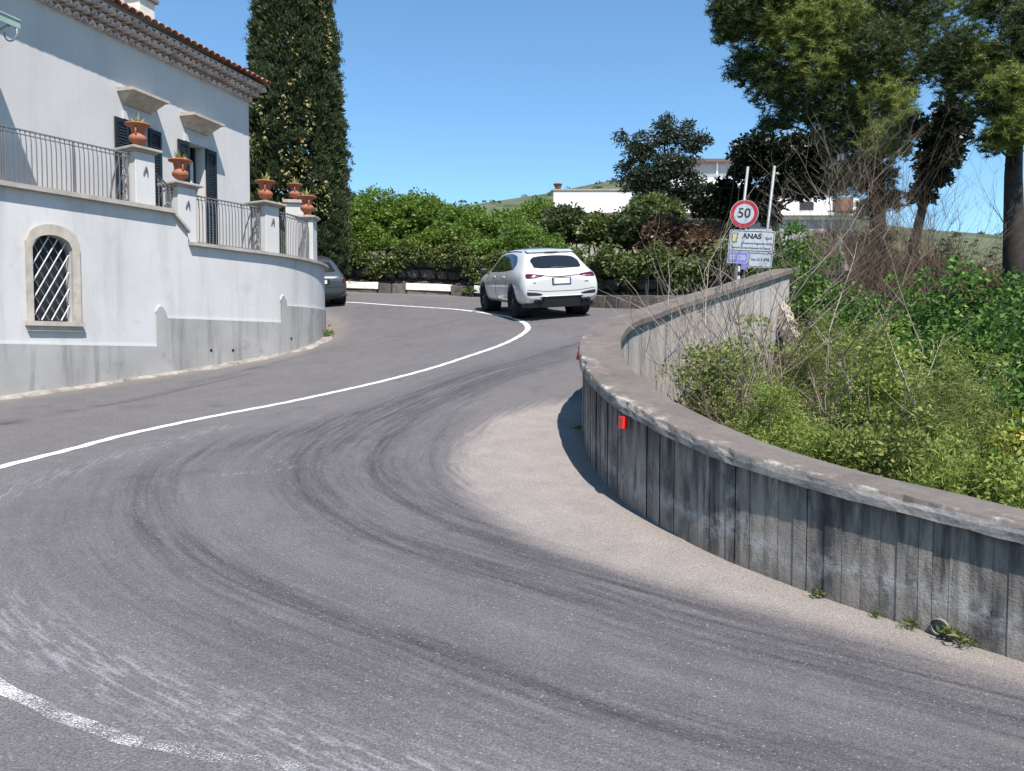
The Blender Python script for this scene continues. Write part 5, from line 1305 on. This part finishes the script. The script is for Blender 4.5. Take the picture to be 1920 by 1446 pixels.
def rrect(a0, a1, b0, b1, c, r_, th, name, mat, parent, hole=0):
    pts = []
    for (ca, cb_, st) in ((a1 - r_, b1 - r_, 0), (a0 + r_, b1 - r_, 90), (a0 + r_, b0 + r_, 180), (a1 - r_, b0 + r_, 270)):
        for k in range(5): an_ = math.radians(st + k * 22.5); pts.append((ca + r_ * math.cos(an_), cb_ + r_ * math.sin(an_)))
    mb = MB()
    if hole:
        cx, cy_ = (a0 + a1) / 2, (b0 + b1) / 2; fx = 1 - 2 * hole / (a1 - a0); fy = 1 - 2 * hole / (b1 - b0); q = [(cx + (u - cx) * fx, cy_ + (v - cy_) * fy) for u, v in pts]; n = len(pts)
        for i in range(n):
            j = (i + 1) % n; mb.hexa([SP(*pts[i], c), SP(*pts[j], c), SP(*q[j], c), SP(*q[i], c)], [SP(*pts[i], c + th), SP(*pts[j], c + th), SP(*q[j], c + th), SP(*q[i], c + th)])
    else: mb.hexa([SP(u, v, c) for u, v in pts], [SP(u, v, c + th) for u, v in pts])
    return mb.build(name, mat, parent)
sg = empty('road_sign', (pc.x, pc.y, gz(pc.x, pc.y)), 'leaning signpost with round 50 limit above white and blue road panels', 'sign')
for a, top in ((-.26, 1.82), (.30, 1.84)):
    mb = MB(); base_l = (pc.z - gz(pc.x, pc.y)) / ez.z + .3; mb.tube([SP(a, -base_l, -.05), SP(a, top, -.05)], .03, 10); mb.build('post', M['pole'], sg, True)
wd = .485
pn = rrect(-wd, wd, -.03, .44, 0, .04, .012, 'name_panel', M['signwhite'], sg); rrect(-wd + .015, wd - .015, -.012, .422, .0125, .035, .002, 'panel_border', M['black'], pn, .012)
rrect(-wd + .07, -wd + .17, .18, .36, .0125, .012, .002, 'emblem', M['signyellow'], pn); rrect(-wd + .06, -wd + .18, .165, .375, .0126, .015, .003, 'emblem_frame', M['black'], pn, .014)
text('lettering', 'ANAS', .15, .0, .305, .0125, M['black'], pn, .006, sx=1.05); text('lettering', 'SpA', .085, .36, .275, .0125, M['black'], pn, .002)
text('lettering', 'Direzione Regionale Sicilia', .062, .12, .155, .0125, M['black'], pn, .0015); text('lettering', 'Sezione Compartimentale di Catania', .056, .0, .055, .0125, M['black'], pn, .0015)
p2_ = rrect(-wd, -.03, -.30, -.035, 0, .03, .012, 'route_panel', M['signblue'], sg); text('lettering', 'SS 120', .14, (-wd - .03) / 2, -.165, .0125, M['signwhite'], p2_, .004, sx=.92)
rrect(-wd + .012, -.042, -.288, -.047, .0125, .025, .002, 'panel_border', M['signwhite'], p2_, .010)
p3_ = rrect(-.025, wd, -.36, -.035, 0, .03, .012, 'distance_panel', M['signwhite'], sg); rrect(-.01, wd - .015, -.345, -.05, .0125, .028, .002, 'panel_border', M['black'], p3_, .010); text('lettering', 'km 215.698', .085, (wd - .025) / 2, -.19, .0125, M['black'], p3_, .002, sx=.95)
rrect(-.16, -.03, -.42, -.304, 0, .02, .01, 'small_plate', M['signblue'], sg)
dc = (-.22, .79)
def disc(r_, c, th, name, mat, parent):
    n = 40; mb = MB(); P = [(dc[0] + r_ * math.cos(6.2832 * k / n), dc[1] + r_ * math.sin(6.2832 * k / n)) for k in range(n)]
    mb.hexa([SP(u, v, c) for u, v in P], [SP(u, v, c + th) for u, v in P]); return mb.build(name, mat, parent)
dk_ = disc(.305, 0, .012, 'speed_limit_disc', M['signwhite'], sg); disc(.295, .0125, .003, 'red_ring', M['signred'], dk_); disc(.215, .016, .003, 'white_face', M['signwhite'], dk_)
text('lettering', '50', .30, dc[0], dc[1] + .005, .0195, M['black'], dk_, .005, sx=.95)
mb = MB()
for b in (.3, -.15, .79): mb.box(SP(0 if b < .7 else dc[0], b, -.025), (.8 if b < .7 else .25, .03, .02), SMX)
tag(mb.build('clamps', M['pole'], sg), kind='stuff')
# delineator posts beyond the parapet
def delineator(px, py, d, h, label):
    t_ = at(px, py, d); g = gz(t_.x, t_.y); B = empty('delineator_post', (t_.x, t_.y, g), label, 'post'); mb = MB()
    mb.box((t_.x, t_.y, (g + t_.z) / 2), (.10, .10, t_.z - g), Matrix.Rotation(.3, 3, 'Z')); bevel(mb.build('post_body', M['signwhite'], B), .02)
    mb = MB(); mb.box((t_.x, t_.y, t_.z - .18), (.104, .104, .13), Matrix.Rotation(.3, 3, 'Z')); bevel(mb.build('black_band', M['black'], B), .02)
delineator(1383, 499, 18.8, 1, 'white delineator post with black band below the blue route panel')
t_ = at(1212, 490, 22.8); g = gz(t_.x, t_.y); B = empty('marker_post', (t_.x, t_.y, g), 'thin pale grey post at the kerb right of the white car', 'post')
mb = MB(); mb.tube([(t_.x, t_.y, g - .1), (t_.x + .02, t_.y, t_.z)], .032, 8); mb.build('post_body', M['pole'], B, True)
mb = MB(); mb.tube([(t_.x + .02, t_.y, t_.z), (t_.x + .021, t_.y, t_.z + .03)], .038, 8); mb.build('post_cap', M['signwhite'], B, True)

# pale broken masonry running down from the end of the parapet
def rubble(label, path, w0, w1, seed, name='broken_masonry'):
    rg = random.Random(seed); P = catmull([tuple(at(*q)) for q in path], .07); n = len(P); mb = MB(); V_ = []
    for i, p in enumerate(P):                # a rough, tapering strip of masonry lying down the slope
        w = w0 + (w1 - w0) * i / (n - 1); j = lambda a: rg.uniform(-a, a)
        for (a, b) in ((-.5, -.25), (-.52, .0), (-.30, .16), (.0, .20), (.30, .14), (.5, -.02), (.48, -.3)): V_.append((p[0] + (a + j(.07)) * w, p[1] + b * -.5 + j(.03), p[2] + b * .8 + j(.045)))
    mb.add(V_, [(i * 7 + k, i * 7 + k + 1, i * 7 + 8 + k, i * 7 + 7 + k) for i in range(n - 1) for k in range(6)])
    return tag(mb.build(name, M['lime']), label, 'masonry')
M['lime'] = simple('pale_lime_masonry', (.36, .325, .27), .95, var=.4, scale=9, bump=.9)
rubble('pale broken masonry sloping down from the end of the parapet', [(1448,545,17),(1468,585,16.5),(1492,635,15.8),(1512,678,15)], .24, .36, 1)
rubble('small pale broken masonry seen through the brambles', [(1572,455,20),(1578,490,19.8),(1588,520,19.5)], .2, .22, 2)

# ------------------------------------------------------------------ cars
from mathutils.bvhtree import BVHTree
t = NT('car_paint_white', .2, .5); t.color((.56, .555, .54)); t.b.inputs['Coat Weight'].default_value = .6; t.b.inputs['Coat Roughness'].default_value = .05; M['white_paint'] = t.m
t = NT('car_paint_grey', .35, .5); t.color((.05, .062, .074)); t.b.inputs['Metallic'].default_value = .2; t.b.inputs['Coat Weight'].default_value = .5; t.b.inputs['Coat Roughness'].default_value = .06; M['grey_paint'] = t.m
t = NT('tinted_glass', .04, .6); t.color((.012, .014, .018)); M['glass'] = t.m
t = NT('rear_lamp', .12, .6); t.color((.075, .008, .022)); M['lamp'] = t.m
t = NT('rear_lamp_clear', .12, .6); t.color((.22, .10, .16)); M['lamp2'] = t.m
t = NT('tyre_rubber', .85, .2); t.color((.018, .018, .019)); M['tyre'] = t.m
t = NT('dark_alloy', .35, .5); t.color((.05, .05, .055)); t.b.inputs['Metallic'].default_value = .7; M['rim'] = t.m
t = NT('silver_alloy', .35, .5); t.color((.4, .4, .41)); t.b.inputs['Metallic'].default_value = .7; M['rim2'] = t.m
t = NT('black_trim', .45, .4); t.color((.02, .02, .022)); M['trim'] = t.m
t = NT('seam', .8, .1); t.color((.03, .03, .03)); M['seam'] = t.m
t = NT('chrome', .15, .5); t.color((.6, .6, .6)); t.b.inputs['Metallic'].default_value = 1; M['chrome'] = t.m
t = NT('plate', .5, .4); t.color((.72, .73, .74)); M['plate'] = t.m

def car(name, label, st, wheelY, wheelR, track, paint, rimmat, ground_pts, heading, spec):
    C0 = ground_pts
    B = empty(name, (0, 0, 0), label, 'car')
    V = []; F = []; n = 10
    for (y, zb_, wl_, zbelt, wb_, zt_, wr_) in st:
        zm = .62 if zbelt > .75 else (zb_ + zbelt) / 2
        half = [(0, zb_), (wl_ * .80, zb_), (wl_ * .965, zb_ + .09), (wl_, zb_ + (zbelt - zb_) * .45), (wl_ * .99, zb_ + (zbelt - zb_) * .72), (wb_, zbelt), (wb_ + (wr_ - wb_) * .55, zbelt + (zt_ - zbelt) * .5), (wr_, zt_ - (zt_ - zbelt) * .10), (wr_ * .72, zt_ - .002), (0, zt_ + .015)]
        ring = half + [(-x, z) for x, z in half[-2:0:-1]]
        V += [(x, y, z) for x, z in ring]; m = len(ring)
    for i in range(len(st) - 1):
        for k in range(m): F.append((i * m + k, i * m + (k + 1) % m, (i + 1) * m + (k + 1) % m, (i + 1) * m + k))
    for base, rev in ((0, True), ((len(st) - 1) * m, False)):
        # quad cap: pair right and left points
        for k in range(n - 1):
            a, b = k, k + 1; c, d = (m - b) % m, (m - a) % m
            f = [base + a, base + b, base + c, base + d]; f = list(dict.fromkeys(f))
            if len(f) > 2: F.append(tuple(f if not rev else f[::-1]))
    tmp = MB().add(V, F).build('body_cage', None); subsurf(tmp, 2)
    cut = []
    for wy in wheelY:
        for sx in (-1, 1):
            mbc = MB(); mbc.lathe([(0, -.2), (wheelR * 1.13, -.2), (wheelR * 1.13, .25), (0, .25)], (sx * (track / 2 + .02), wy, wheelR * 1.02), 28, 'X'); c_ = mbc.build('cutter', None); cut.append(c_)
            bm_ = tmp.modifiers.new('arch', 'BOOLEAN'); bm_.operation = 'DIFFERENCE'; bm_.object = c_; bm_.solver = 'EXACT'
    dg = bpy.context.evaluated_depsgraph_get(); me = bpy.data.meshes.new_from_object(tmp.evaluated_get(dg))
    bvh = BVHTree.FromPolygons([v.co.copy() for v in me.vertices], [tuple(p.vertices) for p in me.polygons])
    for o in cut + [tmp]: bpy.data.objects.remove(o)
    me.name = 'body'; me.materials.clear(); me.materials.append(paint); me.polygons.foreach_set('use_smooth', [True] * len(me.polygons))
    for e in me.edges: pass
    body = bpy.data.objects.new('body', me); col.objects.link(body); body.parent = B
    me.set_sharp_from_angle(angle=math.radians(40))
    def proj(axis, sign, u, v):
        if axis == 'X': o_, d_ = Vector((sign * 3, u, v)), Vector((-sign, 0, 0))
        elif axis == 'Y': o_, d_ = Vector((u, sign * 5, v)), Vector((0, -sign, 0))
        else: o_, d_ = Vector((u, v, 4)), Vector((0, 0, -1))
        h = bvh.ray_cast(o_, d_); return (h[0], h[1]) if h[0] is not None else (None, None)
    def shell(nm, axis, sign, poly, off, mat, rings=5, parent=B):
        P = catmull([(*p, 0) for p in poly + [poly[0]]], .04)[:-1, :2] if len(poly) > 5 else resample(np.array([(*p, 0.0) for p in poly + [poly[0]]]), .03)[0][:-1, :2]
        c = P.mean(0); V_ = []; N_ = len(P)
        for r_ in range(rings + 1):
            f = 1 - r_ / rings
            for q in P:
                u, v = c + (q - c) * max(f, .02); h, nn = proj(axis, sign, u, v)
                if h is None: h = V_[-1] if V_ else Vector((0, 0, 0)); nn = Vector((0, 0, 0))
                dn = {'X': Vector((sign, 0, 0)), 'Y': Vector((0, sign, 0)), 'Z': Vector((0, 0, 1))}[axis]
                if nn.dot(dn) < 0: nn = -nn
                V_.append(h + (nn * off if r_ else nn * (-.004)))
        # keep a thin lip: ring 0 sits in the body, ring 1.. stands proud
        F_ = [(r_ * N_ + k, r_ * N_ + (k + 1) % N_, (r_ + 1) * N_ + (k + 1) % N_, (r_ + 1) * N_ + k) for r_ in range(rings) for k in range(N_)]
        o = MB().add(V_, F_).build(nm, mat, None, True); o.parent = parent; return o
    def line(nm, axis, sign, pts, r_, mat):
        Q = resample(np.array([(*p, 0.0) for p in pts]), .05)[0]; out = []
        for q in Q:
            h, nn = proj(axis, sign, q[0], q[1])
            if h is not None: out.append(h)
        o = MB().tube(out, r_, 5).build(nm, mat, None); o.parent = B; return o
    def box(nm, c, size, mat, bw=.01, rot=None, parent=B):
        o = MB().box(c, size, rot).build(nm, mat, None); o.parent = parent; bevel(o, bw); return o
    # wheels
    for wy in wheelY:
        for sx in (-1, 1):
            W_ = empty('wheel', (sx * (track / 2), wy, wheelR)); W_.parent = B; w2 = .125
            prof = [(wheelR * .70, -w2), (wheelR * .93, -w2), (wheelR, -w2 * .7), (wheelR, w2 * .7), (wheelR * .93, w2), (wheelR * .70, w2), (wheelR * .66, w2 * .6), (wheelR * .66, -w2 * .6), (wheelR * .70, -w2)]
            o = MB().lathe(prof, (0, 0, 0), 28, 'X').build('tyre', M['tyre'], None, True); o.parent = W_
            mb_ = MB(); mb_.lathe([(0, sx * .02), (wheelR * .66, sx * .01), (wheelR * .70, sx * .10), (wheelR * .66, sx * .105), (wheelR * .63, sx * .03)], (0, 0, 0), 28, 'X')
            for k in range(7):
                a = 2 * math.pi * k / 7
                for da in (-.09, .09):
                    d_ = Vector((0, math.cos(a + da), math.sin(a + da))); d2 = Vector((0, math.cos(a + da * .4), math.sin(a + da * .4))); mb_.tube([Vector((sx * .085, 0, 0)) + d2 * wheelR * .1, Vector((sx * .095, 0, 0)) + d_ * wheelR * .66], wheelR * .035, 5)
            mb_.lathe([(0, sx * .1), (wheelR * .12, sx * .1), (wheelR * .14, sx * .05)], (0, 0, 0), 14, 'X')
            o = mb_.build('rim', rimmat, None); o.parent = W_
            # wheel well lining
            o = MB().lathe([(wheelR * 1.12, -.30 * sx), (wheelR * 1.12, .02 * sx)], (sx * (track / 2 - .0), wy, wheelR * 1.02), 24, 'X').build('arch_liner', M['trim'], None); o.parent = B
            o = MB().lathe([(0, 0), (wheelR * 1.12, 0)], (sx * (track / 2 - .19), wy, wheelR * 1.02), 24, 'X').build('arch_liner', M['trim'], None); o.parent = B
    spec(B, shell, line, box, proj)
    # stand it on the sloping road
    hd = Vector((-math.sin(heading), math.cos(heading), 0)); rt = Vector((math.cos(heading), math.sin(heading), 0)); P = {}
    cc = Vector((C0[0], C0[1], 0))
    for iy, wy in enumerate(wheelY):
        for sx in (-1, 1):
            q = cc + hd * wy + rt * sx * track / 2; P[iy, sx] = Vector((q.x, q.y, gz(q.x, q.y)))
    f = ((P[1, 1] + P[1, -1]) - (P[0, 1] + P[0, -1])).normalized(); r_ = ((P[0, 1] + P[1, 1]) - (P[0, -1] + P[1, -1])).normalized(); u = r_.cross(f).normalized(); r_ = f.cross(u)
    mid = sum(P.values(), Vector()) / 4; Mx = Matrix((r_, f, u)).transposed()
    B.rotation_euler = Mx.to_euler(); B.location = mid - Mx @ Vector((0, (wheelY[0] + wheelY[1]) / 2, 0)) + u * .002
    return B

suv_st = [(-2.50, .52, .80, .86, .72, .93, .52), (-2.47, .42, .90, .97, .82, 1.02, .66), (-2.38, .36, .955, 1.02, .885, 1.10, .735), (-2.25, .32, .98, 1.055, .91, 1.165, .745), (-2.0, .30, .985, 1.075, .925, 1.34, .70), (-1.78, .30, .985, 1.08, .93, 1.52, .645), (-1.64, .30, .985, 1.08, .93, 1.60, .64), (-1.35, .30, .982, 1.075, .93, 1.635, .655), (-.8, .29, .972, 1.06, .925, 1.668, .665), (-.1, .29, .968, 1.045, .92, 1.675, .665), (.45, .29, .968, 1.04, .915, 1.625, .655), (.85, .29, .97, 1.035, .905, 1.47, .655), (1.3, .29, .975, 1.03, .895, 1.20, .69), (1.5, .29, .98, 1.025, .89, 1.13, .68), (2.0, .30, .965, .985, .86, 1.07, .6), (2.3, .31, .90, .92, .78, .985, .52), (2.46, .36, .80, .82, .66, .88, .45), (2.52, .42, .68, .72, .55, .76, .36)]
def suv_spec(B, shell, line, box, proj):
    shell('rear_window', 'Y', -1, [(-.64, 1.19), (-.40, 1.17), (0, 1.165), (.40, 1.17), (.64, 1.19), (.74, 1.34), (.67, 1.42), (.48, 1.475), (0, 1.50), (-.48, 1.475), (-.67, 1.42), (-.74, 1.34)], .006, M['glass'])
    for sx in (-1, 1):
        shell('side_window', 'X', sx, [(-1.52, 1.16), (-1.0, 1.12), (-.2, 1.095), (.6, 1.085), (1.02, 1.09), (.80, 1.27), (.42, 1.47), (.0, 1.56), (-.7, 1.575), (-1.25, 1.52), (-1.52, 1.40), (-1.62, 1.26)], .006, M['glass'], 6)
        shell('tail_lamp', 'Y', -1, [(sx * .40, 1.005), (sx * .58, .975), (sx * .74, .955), (sx * .87, .96), (sx * .885, 1.02), (sx * .84, 1.075), (sx * .62, 1.06), (sx * .38, 1.025)], .012, M['lamp'], 4)
        shell('lamp_lens', 'Y', -1, [(sx * .50, .995), (sx * .60, .98), (sx * .72, .965), (sx * .80, .975), (sx * .72, 1.0), (sx * .56, 1.01)], .016, M['lamp2'], 3)
        shell('bumper_vent', 'Y', -1, [(sx * .46, .555), (sx * .62, .56), (sx * .80, .565), (sx * .875, .575), (sx * .885, .655), (sx * .80, .655), (sx * .62, .635), (sx * .48, .60)], .008, M['trim'], 4)
        line('door_seam', 'X', sx, [(-1.0, 1.12), (-.98, .72), (-.82, .42)], .005, M['seam']); line('door_seam', 'X', sx, [(.02, 1.09), (.06, .7), (.06, .40)], .005, M['seam']); line('door_seam', 'X', sx, [(.98, 1.07), (1.02, .7), (.98, .40)], .005, M['seam']); line('sill_seam', 'X', sx, [(-.82, .42), (.06, .38), (.98, .40)], .005, M['seam'])
        for hy in (-.72, .28):
            h, nn = proj('X', sx, hy, .985); box('door_handle', (h.x + sx * .015, hy, .985), (.035, .17, .035), M['white_paint'], .012)
        h, _ = proj('X', sx, 1.0, 1.1); m_ = box('mirror', (sx * 1.06, .93, 1.13), (.20, .13, .15), M['trim'], .04); box('mirror_stalk', (sx * .94, .95, 1.07), (.12, .06, .035), M['trim'], .01)
        for ey in (.52, .64): o = MB().tube([(sx * ey, -2.56, .43), (sx * ey, -2.3, .43)], .048, 14, False).tube([(sx * ey, -2.545, .43), (sx * ey, -2.54, .43)], .042, 14).build('exhaust', M['trim'], None, True); o.parent = B
        line('rail', 'Z', 1, [(sx * .60, -1.3), (sx * .625, -.3), (sx * .61, .35)], .018, M['trim'])
        box('headlamp', (sx * .66, 2.36, .83), (.26, .10, .07), M['chrome'], .02)
    # dark lower apron with a light lip
    ap = []
    for x in np.linspace(-.86, .86, 15):
        yb = -2.525 + .20 * (abs(x) / .86) ** 3; ap.append((x, yb))
    mb_ = MB()
    for (a, b) in zip(ap[:-1], ap[1:]): mb_.hexa([(a[0], a[1] - .01, .53), (b[0], b[1] - .01, .53), (b[0], b[1] + .3, .5), (a[0], a[1] + .3, .5)], [(a[0] * .98, a[1] + .06, .27), (b[0] * .98, b[1] + .06, .27), (b[0], b[1] + .3, .27), (a[0], a[1] + .3, .27)])
    o = mb_.build('rear_apron', M['trim'], None); o.parent = B
    o = MB().tube([(x, y - .012, .54) for x, y in ap], .016, 6).build('bumper_lip', M['white_paint'], None, True); o.parent = B
    sp = MB(); pts = [(-.58, -1.70), (-.4, -1.76), (0, -1.79), (.4, -1.76), (.58, -1.70)]
    for (a, b) in zip(pts[:-1], pts[1:]): sp.hexa([(a[0], a[1], 1.565), (b[0], b[1], 1.565), (b[0], -1.45, 1.60), (a[0], -1.45, 1.60)], [(a[0], a[1], 1.578), (b[0], b[1], 1.578), (b[0], -1.45, 1.628), (a[0], -1.45, 1.628)])
    o = sp.build('roof_spoiler', M['white_paint'], None); o.parent = B
    box('brake_light', (0, -1.80, 1.567), (.34, .012, .014), M['lamp'], .003)
    shell('sunroof', 'Z', 1, [(-.50, -1.05), (0, -1.1), (.50, -1.05), (.54, -.4), (.50, .28), (0, .32), (-.50, .28), (-.54, -.4)], .012, M['glass'], 4)
    shell('windscreen', 'Y', 1, [(-.66, 1.20), (0, 1.18), (.66, 1.20), (.60, 1.52), (.3, 1.57), (0, 1.58), (-.3, 1.57), (-.60, 1.52)], .006, M['glass'])
    line('boot_trim', 'Y', -1, [(-.40, 1.01), (0, .985), (.40, 1.01)], .012, M['seam']); line('boot_seam', 'Y', -1, [(-.84, .70), (-.4, .655), (0, .65), (.4, .655), (.84, .70)], .006, M['seam'])
    h, _ = proj('Y', -1, 0, .90); pl_ = box('number_plate', (0, h.y - .012, .885), (.42, .02, .13), M['plate'], .004)
    for sx in (-1, 1): box('plate_band', (sx * .199, h.y - .024, .885), (.02, .006, .126), M['signblue'], .001, None, pl_)
    box('plate_recess', (0, h.y - .004, .885), (.47, .02, .17), M['trim'], .01)
    h, _ = proj('Y', -1, 0, 1.19); o = MB().tube([(-.18, h.y - .02, 1.195), (0, h.y - .035, 1.205), (.2, h.y - .02, 1.2)], .010, 5).build('wiper', M['trim'], None); o.parent = B
    for k, x in enumerate((-.66, .62)):
        h, _ = proj('Y', -1, x, .86); box('badge', (x, h.y - .004, .86), (.10 if k else .06, .008, .018), M['chrome'], .002)
    h, _ = proj('Y', -1, 0, 1.06); o = MB().tube([(0, h.y - .012, 1.09), (0, h.y - .006, 1.03)], .008, 6).build('boot_emblem', M['chrome'], None); o.parent = B
th = math.radians(15.5)
rc = np.array([.93, 19.95])
suv = car('white_suv', 'white sport utility car seen from behind, climbing the bend', suv_st, (-1.48, 1.52), .395, 1.68, M['white_paint'], M['rim'], (rc[0] - math.sin(th) * 1.48, rc[1] + math.cos(th) * 1.48), th, suv_spec)

g_st = [(-2.08, .45, .66, .74, .58, .80, .40), (-2.05, .34, .78, .84, .70, .90, .52), (-1.97, .28, .845, .90, .775, .97, .64), (-1.86, .25, .865, .925, .80, 1.03, .66), (-1.6, .24, .875, .93, .81, 1.26, .58), (-1.45, .24, .875, .93, .81, 1.38, .55), (-1.25, .24, .875, .93, .815, 1.425, .555), (-.6, .23, .87, .925, .815, 1.45, .57), (.1, .23, .87, .915, .81, 1.435, .57), (.5, .23, .87, .91, .80, 1.34, .565), (.95, .23, .87, .905, .79, 1.05, .60), (1.15, .23, .865, .90, .785, .98, .6), (1.6, .24, .85, .86, .74, .92, .52), (1.9, .26, .80, .76, .66, .82, .44), (2.02, .32, .70, .66, .54, .70, .36)]
def grey_spec(B, shell, line, box, proj):
    shell('rear_window', 'Y', -1, [(-.60, 1.05), (0, 1.03), (.60, 1.05), (.58, 1.15), (.50, 1.32), (.3, 1.35), (0, 1.36), (-.3, 1.35), (-.50, 1.32), (-.58, 1.15)], .006, M['glass'])
    for sx in (-1, 1):
        shell('side_window', 'X', sx, [(-1.35, .98), (-.6, .96), (.3, .95), (.72, .95), (.45, 1.18), (.1, 1.32), (-.5, 1.36), (-1.1, 1.33), (-1.35, 1.22)], .006, M['glass'], 6)
        shell('tail_lamp', 'Y', -1, [(sx * .70, .72), (sx * .78, .72), (sx * .80, .82), (sx * .77, .92), (sx * .70, .92), (sx * .68, .82)], .012, M['lamp'], 4)
        box('mirror', (sx * .93, .62, 1.0), (.17, .10, .12), M['grey_paint'], .03)
        line('door_seam', 'X', sx, [(-.75, .94), (-.74, .6), (-.62, .34)], .005, M['seam']); line('door_seam', 'X', sx, [(.25, .92), (.28, .6), (.28, .32)], .005, M['seam'])
    h, _ = proj('Y', -1, 0, .78); box('plate_recess', (0, h.y - .002, .78), (.66, .02, .16), M['trim'], .01); box('number_plate', (0, h.y - .014, .775), (.50, .016, .11), M['plate'], .003)
    line('boot_seam', 'Y', -1, [(-.72, .62), (0, .60), (.72, .62)], .006, M['seam'])
    mb_ = MB(); ap = [(x, -2.07 + .2 * (abs(x) / .74) ** 3) for x in np.linspace(-.74, .74, 11)]
    for (a, b) in zip(ap[:-1], ap[1:]): mb_.hexa([(a[0], a[1] - .015, .50), (b[0], b[1] - .015, .50), (b[0], b[1] + .25, .48), (a[0], a[1] + .25, .48)], [(a[0], a[1] + .03, .25), (b[0], b[1] + .03, .25), (b[0], b[1] + .25, .25), (a[0], a[1] + .25, .25)])
    o = mb_.build('rear_bumper', M['trim'], None); o.parent = B
    shell('windscreen', 'Y', 1, [(-.58, 1.03), (0, 1.01), (.58, 1.03), (.52, 1.33), (.25, 1.36), (0, 1.365), (-.25, 1.36), (-.52, 1.33)], .006, M['glass'])
gq = at(594, 556, 25.0); th2 = math.radians(20)
car('grey_hatchback', 'grey hatchback partly hidden behind the rounded end of the terrace', g_st, (-1.25, 1.25), .31, 1.50, M['grey_paint'], M['rim2'], (gq.x - math.sin(th2) * 1.25, gq.y + math.cos(th2) * 1.25), th2, grey_spec)
